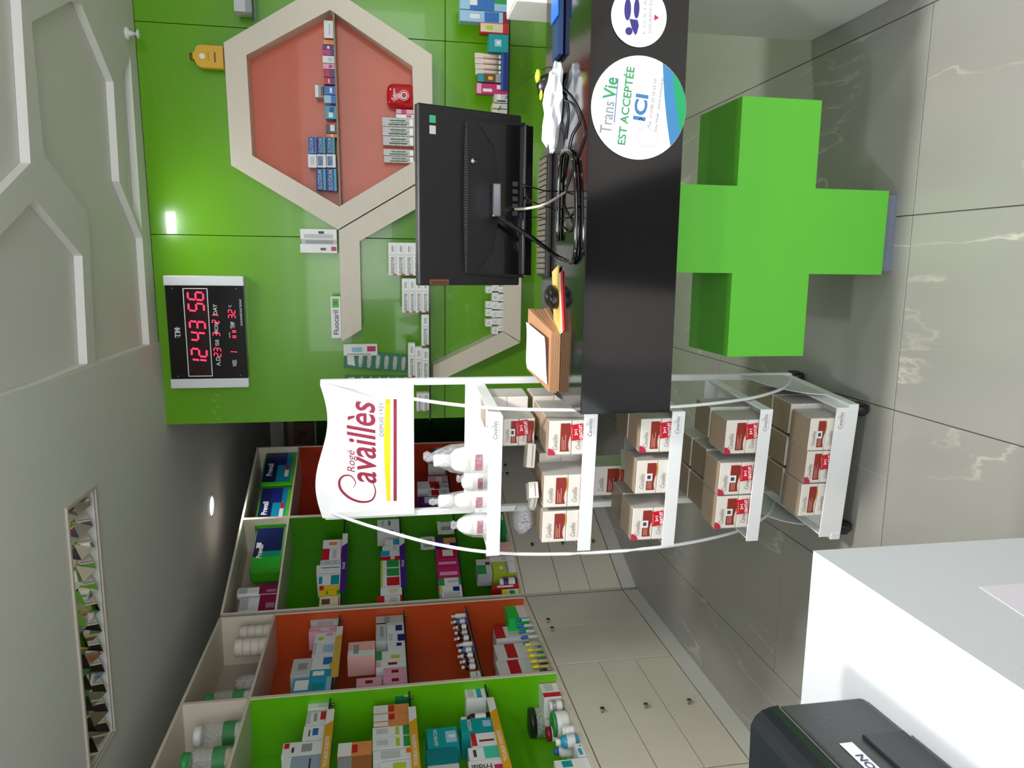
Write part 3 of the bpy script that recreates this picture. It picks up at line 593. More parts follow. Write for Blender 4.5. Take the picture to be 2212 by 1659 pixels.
# ---- farther green bay (B)
gb='products in the farther green bay'
row(B,-.05,ZS[3],[(698,739,1166,1183,'w','o:.3,.7,.3,.7 f:0,1,0,.15','white box with orange mark'),(696,738,1185,1209,'w','r:0,1,.65,1 S:.1,.9,.3,.5 r:0,1,0,.1','white box with red top'),(692,737,1210,1219,'S','','narrow grey box'),(684,737,1220,1231,'w','d:.35,.5,.1,.8','white box with dark spine'),(684,737,1232,1242,'w','S:.2,.4,.1,.9','slim white box'),(686,736,1243,1263,'w','t:0,1,.1,.45 t:.1,.9,.8,.95','white box with teal circle'),(690,733,1265,1274,'y','r:0,1,.8,1','yellow box with red top'),(690,733,1275,1286,'y','g:.1,.9,0,.2 g:.2,.8,.6,.7','yellow box with green foot'),(690,731,1288,1311,'e','n:.25,.75,.5,.9 n:.1,.9,.05,.1','cream box with brown picture')],'top shelf, farther green bay',gb)
row(B,-.05,ZS[2],[(815,863,1122,1139,'w','b:.2,.8,.4,.5 S:.1,.9,.7,.8','white box with blue line'),(815,863,1141,1153,'w','p:.2,.7,.3,.5','white box with pink mark'),(831,864,1165,1177,'w','c:0,1,0,.45','white box with blue base'),(826,864,1179,1188,'w','S:.1,.9,.2,.4','white plain slim box'),(822,864,1190,1201,'w','c:0,1,.55,1','white box with blue top'),(822,864,1202,1209,'r','w:.1,.9,.3,.5','slim red box'),(822,864,1210,1227,'w','g:.1,1,.1,.7 l:0,1,.9,1','white box with green panel'),(822,865,1228,1246,'w','g:.1,1,.1,.7 l:0,1,.9,1','white box with larger green panel'),(822,865,1247,1267,'w','r:.1,1,.1,.7 l:0,1,.9,1','white box with red panel'),(822,866,1269,1285,'w','e:.2,.8,.2,.6','white box with beige drop'),(814,867,1287,1304,'w','r:0,1,.7,1 r:0,1,0,.08 S:.2,.8,.2,.5','white box with red ends')],'second shelf, farther green bay',gb)
row(B,-.05,ZS[1],[(940,983,1162,1172,'o','P:0,1,.6,1','orange and purple box'),(940,984,1173,1184,'B','w:.1,.9,.3,.6','navy and white box'),(942,987,1185,1204,'r','w:.15,.85,.2,.7 p:0,1,.9,1','red box with white window'),(943,990,1205,1222,'p','m:.2,.5,.1,.9','magenta box'),(945,992,1223,1247,'p','m:.2,.5,.1,.9','wide magenta box'),(948,996,1248,1264,'w','g:0,1,.75,1 S:.3,.7,.1,.6 g:0,1,0,.1','white box with green top'),(950,998,1265,1277,'w','B:0,.8,.1,.4 y:0,1,.9,1','white box with navy swoosh'),(955,998,1278,1290,'w','S:.1,.9,.1,.9','white and grey box')],'third shelf, farther green bay',gb)
row(B,-.05,ZS[0]+.012,[(1050,1106,1172,1184,'w','f:0,1,0,.6','white box with pink half'),(1050,1106,1186,1200,'f','g:.2,.5,.8,.95','salmon box'),(1058,1110,1202,1212,'w','S:.2,.8,.3,.5 ','slim white tall box'),(1064,1114,1213,1238,'l','w:0,1,0,.3 s:0,1,.3,.42 w:.35,.6,.55,.7','lime and grey box'),(1030,1062,1208,1240,'S','g:0,.6,.4,1 R:.6,.8,.1,.4','green-cornered grey box on lime box',(),{'up':1}),(1080,1124,1241,1262,'P','w','purple round jar',(),{'k':'jar','n':'supplement_jar'}),(1062,1126,1263,1270,'r','w:.2,.8,.2,.8','slim red and white box'),(1085,1130,1272,1286,'w','Y:0,1,.7,1 g:.2,.8,.3,.6 l:0,1,0,.1','white and yellow oval-print box')],'bottom shelf, farther green bay',gb)
row(B,-.05,ZS[0]+.012,[(1078,1103,1078,1100,'t','C:.2,.8,.2,.8','teal box'),(1082,1104,1102,1145,'1fa060','S:.5,.8,.3,.9','green plastic-wrapped box')],'bottom shelf behind the display stand','boxes glimpsed through the display stand')
# paper lattices hanging on the back panel of that bay
for (x0,x1,y0,y1,nm) in ((942,976,1112,1155,'upper'),(907,938,1158,1186,'lower')):
    a1,_=B.at(950,y0,-.1); a0,_=B.at(950,y1,-.1); zt_=B.at(x0,y0,-.1)[1]; zb=B.at(x1,y0,-.1)[1]; W_,H_=a1-a0,zt_-zb
    o=empty('paper_sign',B.w((a0+a1)/2,-.1,zb),B.ang,f'{nm} transparent carrier of white paper tags hanging in the farther green bay','tag')
    t=MB(); t.box(-W_/2,W_/2,0,.0008,0,H_,film('ffffff',.2)); t.ob('sleeve',o)
    for k,(u0,u1,v0,v1) in enumerate(((.02,.98,0,.2),(.02,.98,.78,1),(.0,.2,.2,.78),(.8,1,.2,.78),(.4,.6,.2,.78))):
        t=MB(); t.box(-W_/2+u0*W_,-W_/2+u1*W_,-.001,-.0002,v0*H_,v1*H_,cm('w')); t.ob('paper_tag',o)
# ---- red bay (B2)
row(B,-.05,ZS[1],[(934,957,962,974,'t','w:.3,.7,.3,.7','teal box'),(925,957,975,984,'s','w:.2,.8,.5,.8','grey box'),(925,957,990,1002,'w','m:.1,.9,.6,.9','pink topped white box'),(925,960,1028,1045,'m','w:.1,.9,.3,.6','pale pink box'),(930,975,1046,1056,'w','r:0,1,.5,.8','white box with red label'),(925,978,1058,1070,'w','r:0,1,.5,.85 S:.1,.9,.1,.4','wider white box with red label')],'red bay shelf behind bottles','boxes in the red bay')
row(B,-.05,ZS[1],[(902,935,1040,1056,'w','r:.1,.9,.3,.6','white box with red panel'),(903,958,1072,1088,'P','w:.1,.9,.4,.8','purple box')],'red bay behind the header edge','boxes in the red bay')
# ---- far dark bays (C)
row(Cc,-.05,1.465,[(890,925,894,906,'s','y:.4,.8,.8,.95','dark grey box'),(895,925,907,921,'S','w:.1,.9,.3,.6','silver box'),(898,925,924,938,'w','g:0,1,.6,1','white box with green top'),(902,926,940,953,'S','','grey box')],'far dimmed green shelf','boxes on the far shelves')
row(Cc,-.05,ZS[1],[(978,1002,912,930,'B','w:.2,.8,.6,.8','navy carton'),(960,1002,932,953,'B','C:0,1,.7,1','navy and silver carton')],'lower far dimmed green shelf','boxes on the far shelves')
a1=Cc.at(650,913,-.05)[0]; a0=Cc.at(650,960,-.05)[0]
carton('cardboard_box',Cc,(a0+a1)/2,-.05,2.206,a1-a0,.2,.2,'T','n:.35,.65,.4,.8 n:.1,.9,.1,.14',(),'brown cardboard box on top of the far dimmed green shelves','box',body=mat('8a6a50',.8,noise=.1))
# ---- orange bay
go='products in the orange bay'
row(A,-.05,ZS[3],[(672,729,1328,1339,'S','s:.2,.8,.3,.5','grey carton'),(674,727,1341,1354,'w','r:0,.1,0,1 S:.2,.9,.2,.8','white carton with red edge'),(668,726,1356,1364,'m','w:.2,.8,.3,.6','slim pink carton'),(680,725,1366,1386,'w','m:.6,.9,.2,.5 l:.2,.5,.6,.8','white carton with pink flower'),(676,722,1388,1415,'w','C:.2,.8,.1,.55 S:0,1,.85,1','white and pale blue carton'),(673,720,1418,1444,'w','b:.3,.9,.1,.5 y:0,.4,0,.2','white carton with blue figure'),(671,716,1446,1462,'c','W:.2,.8,.4,.9','pale blue carton'),(632,713,1465,1496,'c','W:.2,.9,.6,.95 t:.2,.6,.2,.5 C:0,1,0,.15','tall blue carton with white cloud'),(631,672,1423,1458,'S','s:.3,.7,.2,.7','grey carton lying upon the others',(),{'up':1})],'top shelf, orange bay',go)
row(A,-.05,ZS[2],[(812,870,1330,1347,'S','s:.1,.9,.5,.7','grey carton'),(836,872,1349,1366,'w','B:.2,.9,.1,.5','white carton with navy star'),(836,873,1367,1385,'w','B:.0,.8,.0,.4 S:.1,.9,.7,.9','white carton with navy corner'),(812,835,1346,1384,'S','s:.2,.8,.3,.6','grey carton lying on the white ones',(),{'up':1}),(838,876,1387,1404,'w','B:.5,.9,.2,.5','white carton with blue square'),(812,876,1406,1425,'w','g:0,1,.8,1 l:.1,.5,.2,.5','white and green carton'),(812,877,1427,1440,'w','R:.3,.7,.3,.6 m:0,1,.85,1','pink and white carton'),(828,878,1442,1458,'m','R:.3,.7,.35,.65','pink carton with plum drop'),(828,879,1460,1477,'m','R:.3,.7,.35,.65','second pink carton with plum drop'),(752,810,1386,1418,'f','w:0,.4,0,1 s:.2,.8,.6,.8','pinkish carton upon the grey one',(),{'up':1}),(770,824,1464,1482,'m','R:.3,.7,.35,.65','pink carton at the left end upper',(),{'up':1})],'second shelf, orange bay',go)
k=0
for (xa,y) in ((0,1318),(0,1330),(3,1342),(2,1354),(6,1366),(8,1378),(10,1392),(14,1404),(14,1416),(18,1428),(20,1440)):
    for rr in (0,1):
        y_=y+rr*3; a_=A.at(1000+xa,y_,-.07-rr*.06)[0]
        bottle('syrup_bottle',A,a_,-.07-rr*.055,ZS[1]+.001,.0155,.072+.006*(k%3),('amber','amber','w','amber','b')[k%5],'w',f'small medicine bottle with white cap, {ORD[k//2]} from the right in the {("front","rear")[rr]} line, orange bay','small bottles on the third shelf',lab='wWwSw'[k%5]); k+=1
carton('white_carton',A,A.at(1020,1457,-.05)[0],-.05,ZS[1]+.001,.055,.08,.05,'w','g:.1,.9,.3,.4',(),'pale carton at the left end of the small bottles, orange bay','box',go)
row(A,-.05,ZS[0]+.013,[(1092,1126,1296,1336,'00d050','w:0,1,0,.45','bright green box'),(1068,1122,1353,1378,'w','r:0,1,.72,1 S:.2,.8,.2,.6','white carton with red top',(),{'o':-.08}),(1070,1128,1391,1422,'w','r:0,1,.5,.75','white pillow pack with red band',(),{'o':-.08}),(1074,1130,1426,1456,'w','r:0,1,.5,.75','second white pillow pack with red band',(),{'o':-.08}),(1166,1190,1393,1422,'c','t:0,1,0,.4','small teal box',(),{'up':1}),(1170,1200,1426,1450,'P','w:.1,.5,.3,.7 w:0,1,0,.2','violet box with white letters',(),{'up':1})],'bottom shelf, orange bay',go)
for k,(y0,n,c,lab) in enumerate(((1338,8,'b','blue'),(1392,10,'Y','yellow'))):
    for i in range(n):
        a_=A.at(1150,y0+i*6.2,-.03)[0]; 
        o=empty('ampoule',A.w(a_,-.03-.02*(i%2),ZS[0]+.013),A.ang,f'{lab} topped clear ampoule, {ORD[i]} from the right in the {lab} row, orange bay','ampoule',f'{lab} ampoules on the bottom shelf')
        t=MB(); t.lathe([(.009,0),(.009,.05),(.004,.06)],film('e8ecf0' if c=='b' else 'd8d880',.6),10); t.ob('body',o)
        t=MB(); t.lathe([(.006,.055),(.009,.062),(.009,.085),(.003,.09)],cm(c),10); t.ob('top',o)
# ---- bright green bay
gn='products in the bright green bay'
row(A,-.05,ZS[3],[(667,711,1500,1514,'S','s:.2,.8,.3,.5','grey carton'),(666,711,1516,1529,'w','S:0,1,0,.5','white and grey carton'),(662,708,1538,1563,'w','r:.3,1,.05,.35 S:0,1,.8,1 s:.2,.9,.5,.65','white carton with red corner'),(655,705,1567,1600,'w','b:.35,.8,.35,.6 d:.3,.7,.7,.76','white carton with blue figure'),(611,698,1602,1630,'w','r:.55,.95,.85,.97 s:.2,.8,.3,.55 d:.2,.6,.72,.78','tall white carton with red mark'),(610,697,1633,1668,'w','9aa8c0:.15,1,0,.8 d:.2,.8,.3,.35','white carton with slate panel'),(600,695,1672,1700,'w','b:.1,.9,.3,.6','white carton at the picture edge')],'top shelf, bright green bay',gn)
row(A,-.05,ZS[2],[(853,884,1484,1506,'0c7a48','e:0,1,0,.3 W:.3,.7,.5,.7','dark green box'),(807,886,1522,1539,'o','w:0,1,.6,1 r:.1,.9,.42,.58','orange and white carton'),(807,886,1541,1556,'o','w:0,1,.6,1 r:.1,.9,.42,.58','second orange and white carton'),(807,886,1558,1567,'o','w:0,1,.6,1','slim orange and white carton'),(805,888,1569,1590,'w','g:0,1,.0,.2 S:.3,.8,.6,.9 l:.1,.9,.3,.4','white and green leaf carton'),(805,889,1592,1615,'w','g:0,1,.0,.2 S:.3,.8,.6,.9 l:.1,.9,.3,.4','second white and green leaf carton'),(806,890,1619,1640,'w','O:.5,1,.0,.15 S:.1,.9,.3,.8','white carton with orange spot'),(820,892,1643,1668,'w','g:0,.2,0,1 l:.3,.8,.2,.6','white carton with green stripe'),(730,803,1603,1632,'o','w:0,1,.6,1 r:.2,.8,.42,.58','orange and white carton stacked high',(),{'up':1}),(730,803,1634,1668,'a86a40','s:0,1,.6,1','darker orange carton stacked high',(),{'up':1})],'second shelf, bright green bay',gn,dep=.13)
GV=(('GAVISCON',.5,.72,.12,'w'),)
row(A,-.05,ZS[1],[(1004,1050,1477,1508,'w','c:0,1,.2,.45 S:.1,.9,.6,.9','white carton with blue band'),(995,1056,1536,1549,'amber','w','dark bottle with white cap',(),{'k':'bottle','n':'syrup_bottle'}),(994,1062,1552,1580,'t','C:.3,.8,.05,.3',"teal carton with white swirl",GV),(1018,1070,1583,1610,'w','r:0,1,.8,1 R:.3,.45,.1,.7','white and red carton'),(1012,1080,1613,1639,'w','48c8b0:0,1,0,.5 d:.2,.8,.75,.85','white and mint carton'),(1013,1088,1641,1672,'w','p:.0,.6,0,.25','white carton lettered Fridial',(('Fridial',.5,.62,.42,'k',V,.6),)),(922,990,1572,1614,'t','C:.2,.8,.05,.4 w:.45,.6,.1,.3',"wide teal carton stacked above",GV,{'up':1}),(922,990,1617,1668,'0e7a86','S:.1,.3,0,1','dark teal carton pile stacked above',(),{'up':1})],'third shelf, bright green bay',gn,dep=.13)
row(A,-.05,ZS[0]+.013,[(1166,1207,1453,1463,'s','S:0,1,.6,1','grey flat carton'),(1168,1220,1468,1505,'w','r:0,.25,0,1 r:.8,1,0,1 S:.35,.75,.3,.8','white carton with red sides'),(1186,1228,1507,1521,'s','w','small jar with white lid',(),{'k':'jar','n':'supplement_jar'}),(1142,1200,1512,1550,'glass','k','clear jar with dark contents',(),{'k':'jar','n':'supplement_jar','o':-.11}),(1192,1238,1524,1556,'w','g','white jar with green lid',(),{'k':'jar','n':'supplement_jar'}),(1180,1222,1560,1580,'w','R','white jar with maroon lid',(),{'k':'jar','n':'supplement_jar','o':-.07}),(1214,1250,1562,1576,'w','W','small bottle with white lid',(),{'k':'jar','n':'supplement_jar'}),(1200,1257,1580,1598,'c','W','blue and white bottle',(),{'k':'bottle','n':'syrup_bottle'}),(1196,1256,1600,1618,'w','b','white bottle with blue cap',(),{'k':'bottle','n':'syrup_bottle','o':-.07}),(1244,1290,1604,1632,'w','c:.1,.6,.3,.8 d:.75,.85,.2,.4','white carton with teal diamond'),(1200,1262,1640,1668,'w','t:.4,.9,.5,.8','white carton with teal triangle')],'bottom shelf, bright green bay',gn)
# ---- top compartments
def pack(fr,x0,x1,y0,y1,off,z,cols,label,txt,dep=.12,group=None):
    a1,_=fr.at((x0+x1)/2,y0,off); a0,_=fr.at((x0+x1)/2,y1,off); w_=a1-a0; h_=fr.at(x0,(y0+y1)/2,off)[1]-z
    o=empty('soft_pack',fr.w((a0+a1)/2,off,z),fr.ang,label,'pack',group)
    t=MB(); t.box(-w_/2,w_/2,0,dep,.001,h_,mat(cols[0],.3,bump=.3,nscale=20),min(.02,w_*.2)); t.ob('wrap',o)
    t=MB(); e=-.0008
    for c,u0,u1,v0,v1 in cols[1:]:
        flat(t,[(-w_/2+u0*w_,v0*h_),(-w_/2+u1*w_,v0*h_),(-w_/2+u1*w_,v1*h_),(-w_/2+u0*w_,v1*h_)],mat(c,.3),e); e-=.0002
    t.ob('printed_label',o)
    if txt: t=MB(); ftext(t,txt,-w_*.08,h_*.76,h_*.17,cm('w'),e-.0004,bold=.03,wmax=w_*.75); t.ob('lettering',o)
NV='18224e'
for (x0,x1,y0,y1,l) in ((567,632,975,1045,'farthest of three on the top boards'),(556,625,1050,1134,'middle one of three on the top boards')):
    pack(B,x0,x1,y0,y1,-.05,ZS[4],('3f9a1a',(NV,.06,.94,.55,.94),('178aa8',.06,.94,.1,.55),('4fb022',.06,.9,.02,.14),('232a7a',.55,.94,.3,.62),('c02030',.4,.55,.2,.3),('e0e4e8',.2,.4,.2,.32)),f'navy and green diaper pack lettered Prevail, {l}','Prevail',group='diaper packs on the top boards')
pack(B,546,612,1137,1232,-.04,ZS[4],('3f9a1a',(NV,.3,.96,.1,.96),('2fae30',.04,.3,.1,.96),('0f8a70',.3,.42,.1,.8),('e0e4e8',.5,.62,.75,.9)),'navy and green diaper pack lettered Prevail, nearest of three on the top boards','Prevail',group='diaper packs on the top boards')
for i,(y0,y1) in enumerate(((1266,1284),(1286,1322))):
    pack(B,512+i*3,592,y0,y1,-.07,ZS[4],('e2e0e2',('8a1848',.0,1,0,.48),('b8b8bc',.15,.85,.75,.95),('9a7a88',.2,.5,.08,.3)),f'white and maroon refill pouch, {("behind","in front")[i]}, at the near end of the top boards','',dep=.05,group='maroon refill pouches')
for i in range(4):
    for j in range(2):
        y=1362+j*28; a_=A.at(555,y+6,-.06)[0]
        o=empty('bandage_roll',A.w(a_,-.06,ZS[4]+.001+i*.042),A.ang,f'cream bandage roll, {ORD[i]} from the bottom in the {("right","left")[j]} pile above the orange bay','roll','bandage rolls piled above the orange bay')
        t=MB(); t.lathe([(.045,0),(.048,.004),(.048,.037),(.045,.041)],mat('ddd3c6',.7,bump=.3,nscale=40),20); t.ob('roll',o)
        t=MB(); t.lathe([(.012,.041),(.012,.0415)],mat('a89a88',.8),12); t.ob('core',o)
def bigjar(y,off,capc,lab,r=.055,h=.21,fill='dfe4df'):
    a_=A.at(500,y,off)[0]; o=empty('plastic_jar',A.w(a_,off,ZS[4]+.001),A.ang,lab,'jar','clear jars above the bright green bay')
    t=MB(); t.lathe([(r*.9,0),(r,.01),(r,h*.78),(r*.75,h*.86)],film('dfe6e0',.25),24); t.ob('body',o)
    t=MB(); t.lathe([(r*.8,h*.85),(r*.8,h*.98),(r*.75,h)],cm(capc),20); t.ob('lid',o)
    t=MB(); t.lathe([(r*1.01,h*.15),(r*1.01,h*.4)],mat('3f8a50',.5),24,cap=False); t.ob('paper_label',o)
    t=MB(); t.lathe([(r*.85,.004),(r*.85,h*.35)],mat(fill,.7),18); t.ob('contents',o)
bigjar(1517,-.07,'g','clear plastic jar with a green lid, upright above the bright green bay')
bigjar(1585,-.09,'w','clear jar wrapped in a bag beside the green-lidded jar')
bigjar(1640,-.07,'g','clear jar with green lid at the lower picture edge',fill='c8b880')
def crumple(name,loc,sx,sy_,sz,m,label,cat,seed=1,group=None,rz=0,disp=.25,name2='film',n=2):
    rnd=random.Random(seed); bm=bmesh.new(); bmesh.ops.create_icosphere(bm,subdivisions=n,radius=1)
    for v in bm.verts:
        k=1+disp*(rnd.random()-.5); v.co*=k; v.co.z=max(v.co.z,-.8)
    vs=[(v.co.x*sx,v.co.y*sy_,(v.co.z+.8)*sz) for v in bm.verts]; bm.verts.index_update(); fs=[[v.index for v in f.verts] for f in bm.faces]; bm.free()
    mb=MB(); mb.faces(vs,fs,m,n==2); o=mb.ob(name,None,loc,rz); tag(o,label,cat,group); return o
crumple('plastic_bag',A.w(A.at(500,1560,-.13)[0],-.13,ZS[4]+.001),.05,.05,.09,film('e4e4e4',.5),'crumpled clear plastic bag between the jars above the bright green bay','bag',3)
crumple('plastic_bag',A.w(A.at(515,1478,-.16)[0],-.16,ZS[4]+.001),.04,.05,.08,film('e4e4e4',.5),'crumpled grey plastic bag at the divider above the bright green bay','bag',4)
# ================================================================== COUNTER, CROSS, WHITE DESK
ZT=1.033
ct=empty('counter',(0,1.9,0),0,'glossy black counter top bridging over the green cross','counter')
t=MB(); t.box(-.40,1.25,.002,.53,.775,ZT,BLACK,.002); t.ob('counter_body',ct)
bl=empty('pillar_cabinet',(.822,0,0),0,'white pillar cabinet under and behind the right end of the counter','cabinet')
t=MB(); t.box(0,.6,1.902,2.62,0,.772,WHITE,.004); t.box(0,.6,2.434,2.62,.772,1.13,WHITE,.004); t.ob('carcass',bl)
t=MB(); t.box(.004,.596,2.44,2.6,1.13,1.133,mat('f2f2f0',.3)); t.ob('top_board',bl)
cr=empty('green_cross',(.111,2.06,0),0,'large solid green pharmacy cross standing on the floor under the counter','cross')
GX=mat('5cbc34',.45,noise=.03)
pts=[(-.126,.04),(.126,.04),(.126,.285),(.376,.285),(.376,.535),(.126,.535),(.126,.774),(-.126,.774),(-.126,.535),(-.376,.535),(-.376,.285),(-.126,.285)]
t=MB(); t.prism(pts,0,.285,GX,'y'); t.ob('cross_body',cr)
t=MB(); t.box(-.115,.115,.01,.27,0,.039,mat('6d7484',.5,noise=.2,nscale=30)); t.ob('plinth',cr)
# stickers
def sticker_big():
    a,z=T.at(1380,234); r_=abs(T.at(1380,121)[0]-T.at(1380,346)[0])/2; o=empty('round_sticker',T.w(a,.0012,z),0,'large round white sticker lettered EST ACCEPTEE ICI on the black counter front','sticker')
    o.rotation_euler=(0,math.radians(5.5),0)
    t=MB(); t.prism(circ(0,0,r_,56),-.0006,0,cm('W',.3),'y'); t.ob('disc',o)
    t=MB(); e=-.0009
    def seg(a0,a1,m,e,bulge): 
        p=circ(0,0,r_*.995,30,a0,a1)+[(r_*.995*math.cos(a1),r_*.995*math.sin(a1))]
        q0,q1=p[-1],p[0]; mid=[(q0[0]+(q1[0]-q0[0])*k/10+bulge[0]*math.sin(PI*k/10),q0[1]+(q1[1]-q0[1])*k/10+bulge[1]*math.sin(PI*k/10)) for k in range(1,10)]
        flat(t,p+mid,m,e)
    seg(math.radians(-130),math.radians(-22),mat('3f86bb',.3),e,(.0,.004)); seg(math.radians(-110),math.radians(-38),mat('12a468',.3),e-.0002,(.004,.004))
    t.ob('colour_swoosh',o)
    t=MB(); gr=mat('3f9a68',.4); bu=mat('3f7ab8',.4); gy=mat('90979f',.4); e=-.0012
    ftext(t,'Trans',-r_*.27,r_*.64,r_*.24,gy,e,w=r_*.62,bold=.008); ftext(t,'Vie',r_*.29,r_*.645,r_*.27,gr,e,bold=.02,w=r_*.42)
    flat(t,[(-r_*.35,r_*.47),(r_*.5,r_*.505),(r_*.5,r_*.52),(-r_*.35,r_*.49)],bu,e)
    ftext(t,'EST ACCEPTÉE',0,r_*.30,r_*.21,gr,e,bold=.02,w=r_*1.5)
    ftext(t,'ICI',.02*r_,-r_*.03,r_*.27,bu,e,bold=.03,w=r_*.5)
    ftext(t,'Tel : (+228) 22 22 22 10',r_*.13,-r_*.27,r_*.075,gy,e,bold=.01,w=r_*.95); ftext(t,'Site Web : www.transvie.tg',r_*.13,-r_*.41,r_*.075,gy,e,bold=.01,w=r_*1.05)
    t.ob('lettering',o)
    t=MB(); hd=[(-.42,-.1),(-.38,-.06),(-.5,.02),(-.62,-.05),(-.72,-.2),(-.7,-.42),(-.55,-.5),(-.42,-.45),(-.4,-.32),(-.3,-.2),(-.18,-.06),(-.22,-.02),(-.36,-.14)]
    pts=[(p[0]*r_,p[1]*r_) for p in hd]
    for k in range(len(pts)):
        p,q=Vector(pts[k]),Vector(pts[(k+1)%len(pts)]); n_=(q-p).orthogonal().normalized()*.0008; flat(t,[p+n_,q+n_,q-n_,p-n_],cm('S'),e)
    t.ob('hand_drawing',o)
sticker_big()
def sticker_small():
    a,z=T.at(1380,36); r_=abs(T.at(1320,36)[1]-T.at(1440,36)[1])/2; o=empty('round_sticker',T.w(a,.0012,z),0,'smaller round white sticker with purple emblem at the right of the counter front','sticker')
    t=MB(); t.prism(circ(0,0,r_,48),-.0006,0,cm('W',.3),'y'); t.ob('disc',o)
    t=MB(); m=mat('3a2f80',.4); e=-.0012
    flat(t,circ(-r_*.5,r_*.35,r_*.13,16),m,e); flat(t,[(-r_*.62,r_*.12),(-r_*.4,r_*.25),(-r_*.1,r_*.35),(-r_*.12,r_*.05),(-r_*.3,0),(-r_*.55,r_*.06)],m,e)
    flat(t,[(x*math.cos(.15)-0,zz) for x,zz in circ(r_*.2,r_*.42,r_*.36,20,rz=r_*.12)],m,e); flat(t,circ(r_*.25,r_*.1,r_*.33,20,rz=r_*.1),m,e); t.ob('emblem',o)
    t=MB(); ftext(t,'L O X I A',0,-r_*.2,r_*.09,cm('s'),e,w=r_*1.1); ftext(t,'ASSURANCES',0,-r_*.4,r_*.1,cm('s'),e,w=r_*1.1); flat(t,[(-.1*r_,-.55*r_),(.1*r_,-.55*r_),(0,-.72*r_)],cm('r'),e); ftext(t,'ICI',0,-r_*.84,r_*.1,cm('m'),e); t.ob('lettering',o)
sticker_small()
# white desk and printer in the near foreground
DESK=mat('c9cdd3',.35)
dk=empty('white_desk',(-.537,1.226,0),0,'white desk corner in the near foreground with a printer on it','desk')
t=MB(); t.box(-.95,0,-1.3,0,.705,.75,DESK,.0); t.ob('desk_top',dk)
t=MB(); t.box(-.03,0,-1.3,0,.0,.7045,DESK)
t.ob('side_panel',dk)
t=MB(); t.box(-.94,-.04,-.03,-.005,0,.703,DESK,.002); t.ob('back_panel',dk)
q=[(-1.25,.03),(-.194,.03),(-.194,.559),(-.62,.62),(-1.25,.62)]
t=MB(); t.prism(q,0.0,.0012,mat('dcd6e2',.4),'x'); t.ob('lit_recess',dk)  # flat paler sheet: the lit inside of a cutout put into colour
prn=empty('printer',(-.729,1.044,.75),.05,'dark grey desktop printer lettered EPSON on the white desk','printer')
PB=mat('3a3b40',.4,bump=.15,nscale=120); PD=mat('1b1e24',.3)
def rbox(x0,x1,y0,y1,z0,z1,m,bev):
    t=MB(); t.box(x0,x1,y0,y1,z0,z1,m,bev); return t
rbox(-.40,0,-.42,0,.004,.165,PB,.008).ob('body',prn)
t=MB()
prof=[(0,.165),(-.002,.18),(-.007,.195),(-.016,.206),(-.03,.213),(-.385,.213),(-.398,.2),(-.40,.165)]
t.prism(prof,-.42,-.002,PD,'y'); t.ob('scanner_lid',prn)
rbox(.0005,.006,-.36,-.11,.012,.085,PD,.002).ob('output_tray',prn)
rbox(0,.0015,-.42,-.01,.166,.1672,mat('60635a',.4),0).ob('seam',prn)
t=MB(); t.poly([(.0012,-.27,.108),(.0012,-.12,.108),(.0012,-.12,.130),(.0012,-.27,.130)],cm('w')); t.ob('name_plate',prn)
t=MB(); vs,fs,W_,H_=textgeo('EPSON',.02); k_=.013/H_
t.faces([(.0018,-.185+v[0]*k_*1.3,.119+v[1]*k_) for v in vs],fs,mat('2a3a68',.4)); t.ob('lettering',prn)
# ---- monitor
zt=T.at(902,420,-.12)[1]; 
aL_,aR_=T.at(902,617,-.10)[0],T.at(902,222,-.10)[0]; mw=aR_-aL_
top=Vector(((aL_+aR_)/2,2.0,T.at(902,420,-.10)[1])); ab_=T.at(1122,435,-.205); bot=Vector(((T.at(1118,618,-.205)[0]+T.at(1122,248,-.205)[0])/2,2.105,ab_[1]))
mh=(top-bot).length; tilt=math.atan2(top.y-bot.y,top.z-bot.z)
mo=empty('monitor',bot,0,'black all-in-one computer seen from behind standing on the counter','monitor'); mo.rotation_euler=(-tilt,0,0)
MP=mat('101014',.45,bump=.1,nscale=150); MG=mat('08080b',.2,coat=.3)
# local: y negative faces the camera
t=MB(); t.box(-mw/2,mw/2,-.006,.02,0,mh,MP,.004); t.ob('rear_shell',mo)
t=MB(); t.prism([(-mw*.455,-.006),(mw*.455,-.006),(mw*.43,mh*.56),(-mw*.43,mh*.56)],-.018,-.006,MP,'y')
t.prism([(-mw*.44,-.03),(mw*.44,-.03),(mw*.42,mh*.46),(mw*.3,mh*.3),(0,mh*.22),(-mw*.3,mh*.3),(-mw*.42,mh*.46)],-.020,-.0175,MG,'y')
t.box(-mw*.44,mw*.44,-.034,.012,-.010,mh*.02,MG,.005); t.ob('chassis',mo)
t=MB()
for k in range(60): x=-mw*.42+k*mw*.84/60; hh=mh*.03*(1-((k-30)/30)**2)+.002; t.box(x,x+mw*.009,-.0195,-.0185,mh*.575-hh/2,mh*.575+hh/2,mat('3a3a3e',.5))
tag(t.ob('vent_grille',mo),kind='stuff')
t=MB(); t.box(mw*.40,mw*.44,-.0072,-.006,mh*.84,mh*.895,mat('3fae7a',.3)); t.ob('green_sticker',mo)
t=MB(); t.box(mw*.34,mw*.385,-.0072,-.006,mh*.84,mh*.895,cm('S')); t.ob('silver_sticker',mo)
t=MB(); t.box(-mw*.495,-mw*.465,-.0072,-.006,mh*.72,mh*.9,mat('7a4632',.4)); t.ob('brand_plate',mo)
t=MB(); ftext(t,'Lenovo',-mw*.48,mh*.81,mw*.018,cm('k'),-.0078,rot=-PI/2,bold=.02,w=mh*.15); t.ob('lettering',mo)
t=MB(); t.lathe([(.008,0),(.008,.004)],CHROME,14,mtx=Matrix.Translation((mw*.21,-.018,mh*.5))@Matrix.Rotation(PI/2,4,'X')); t.ob('lock_badge',mo)
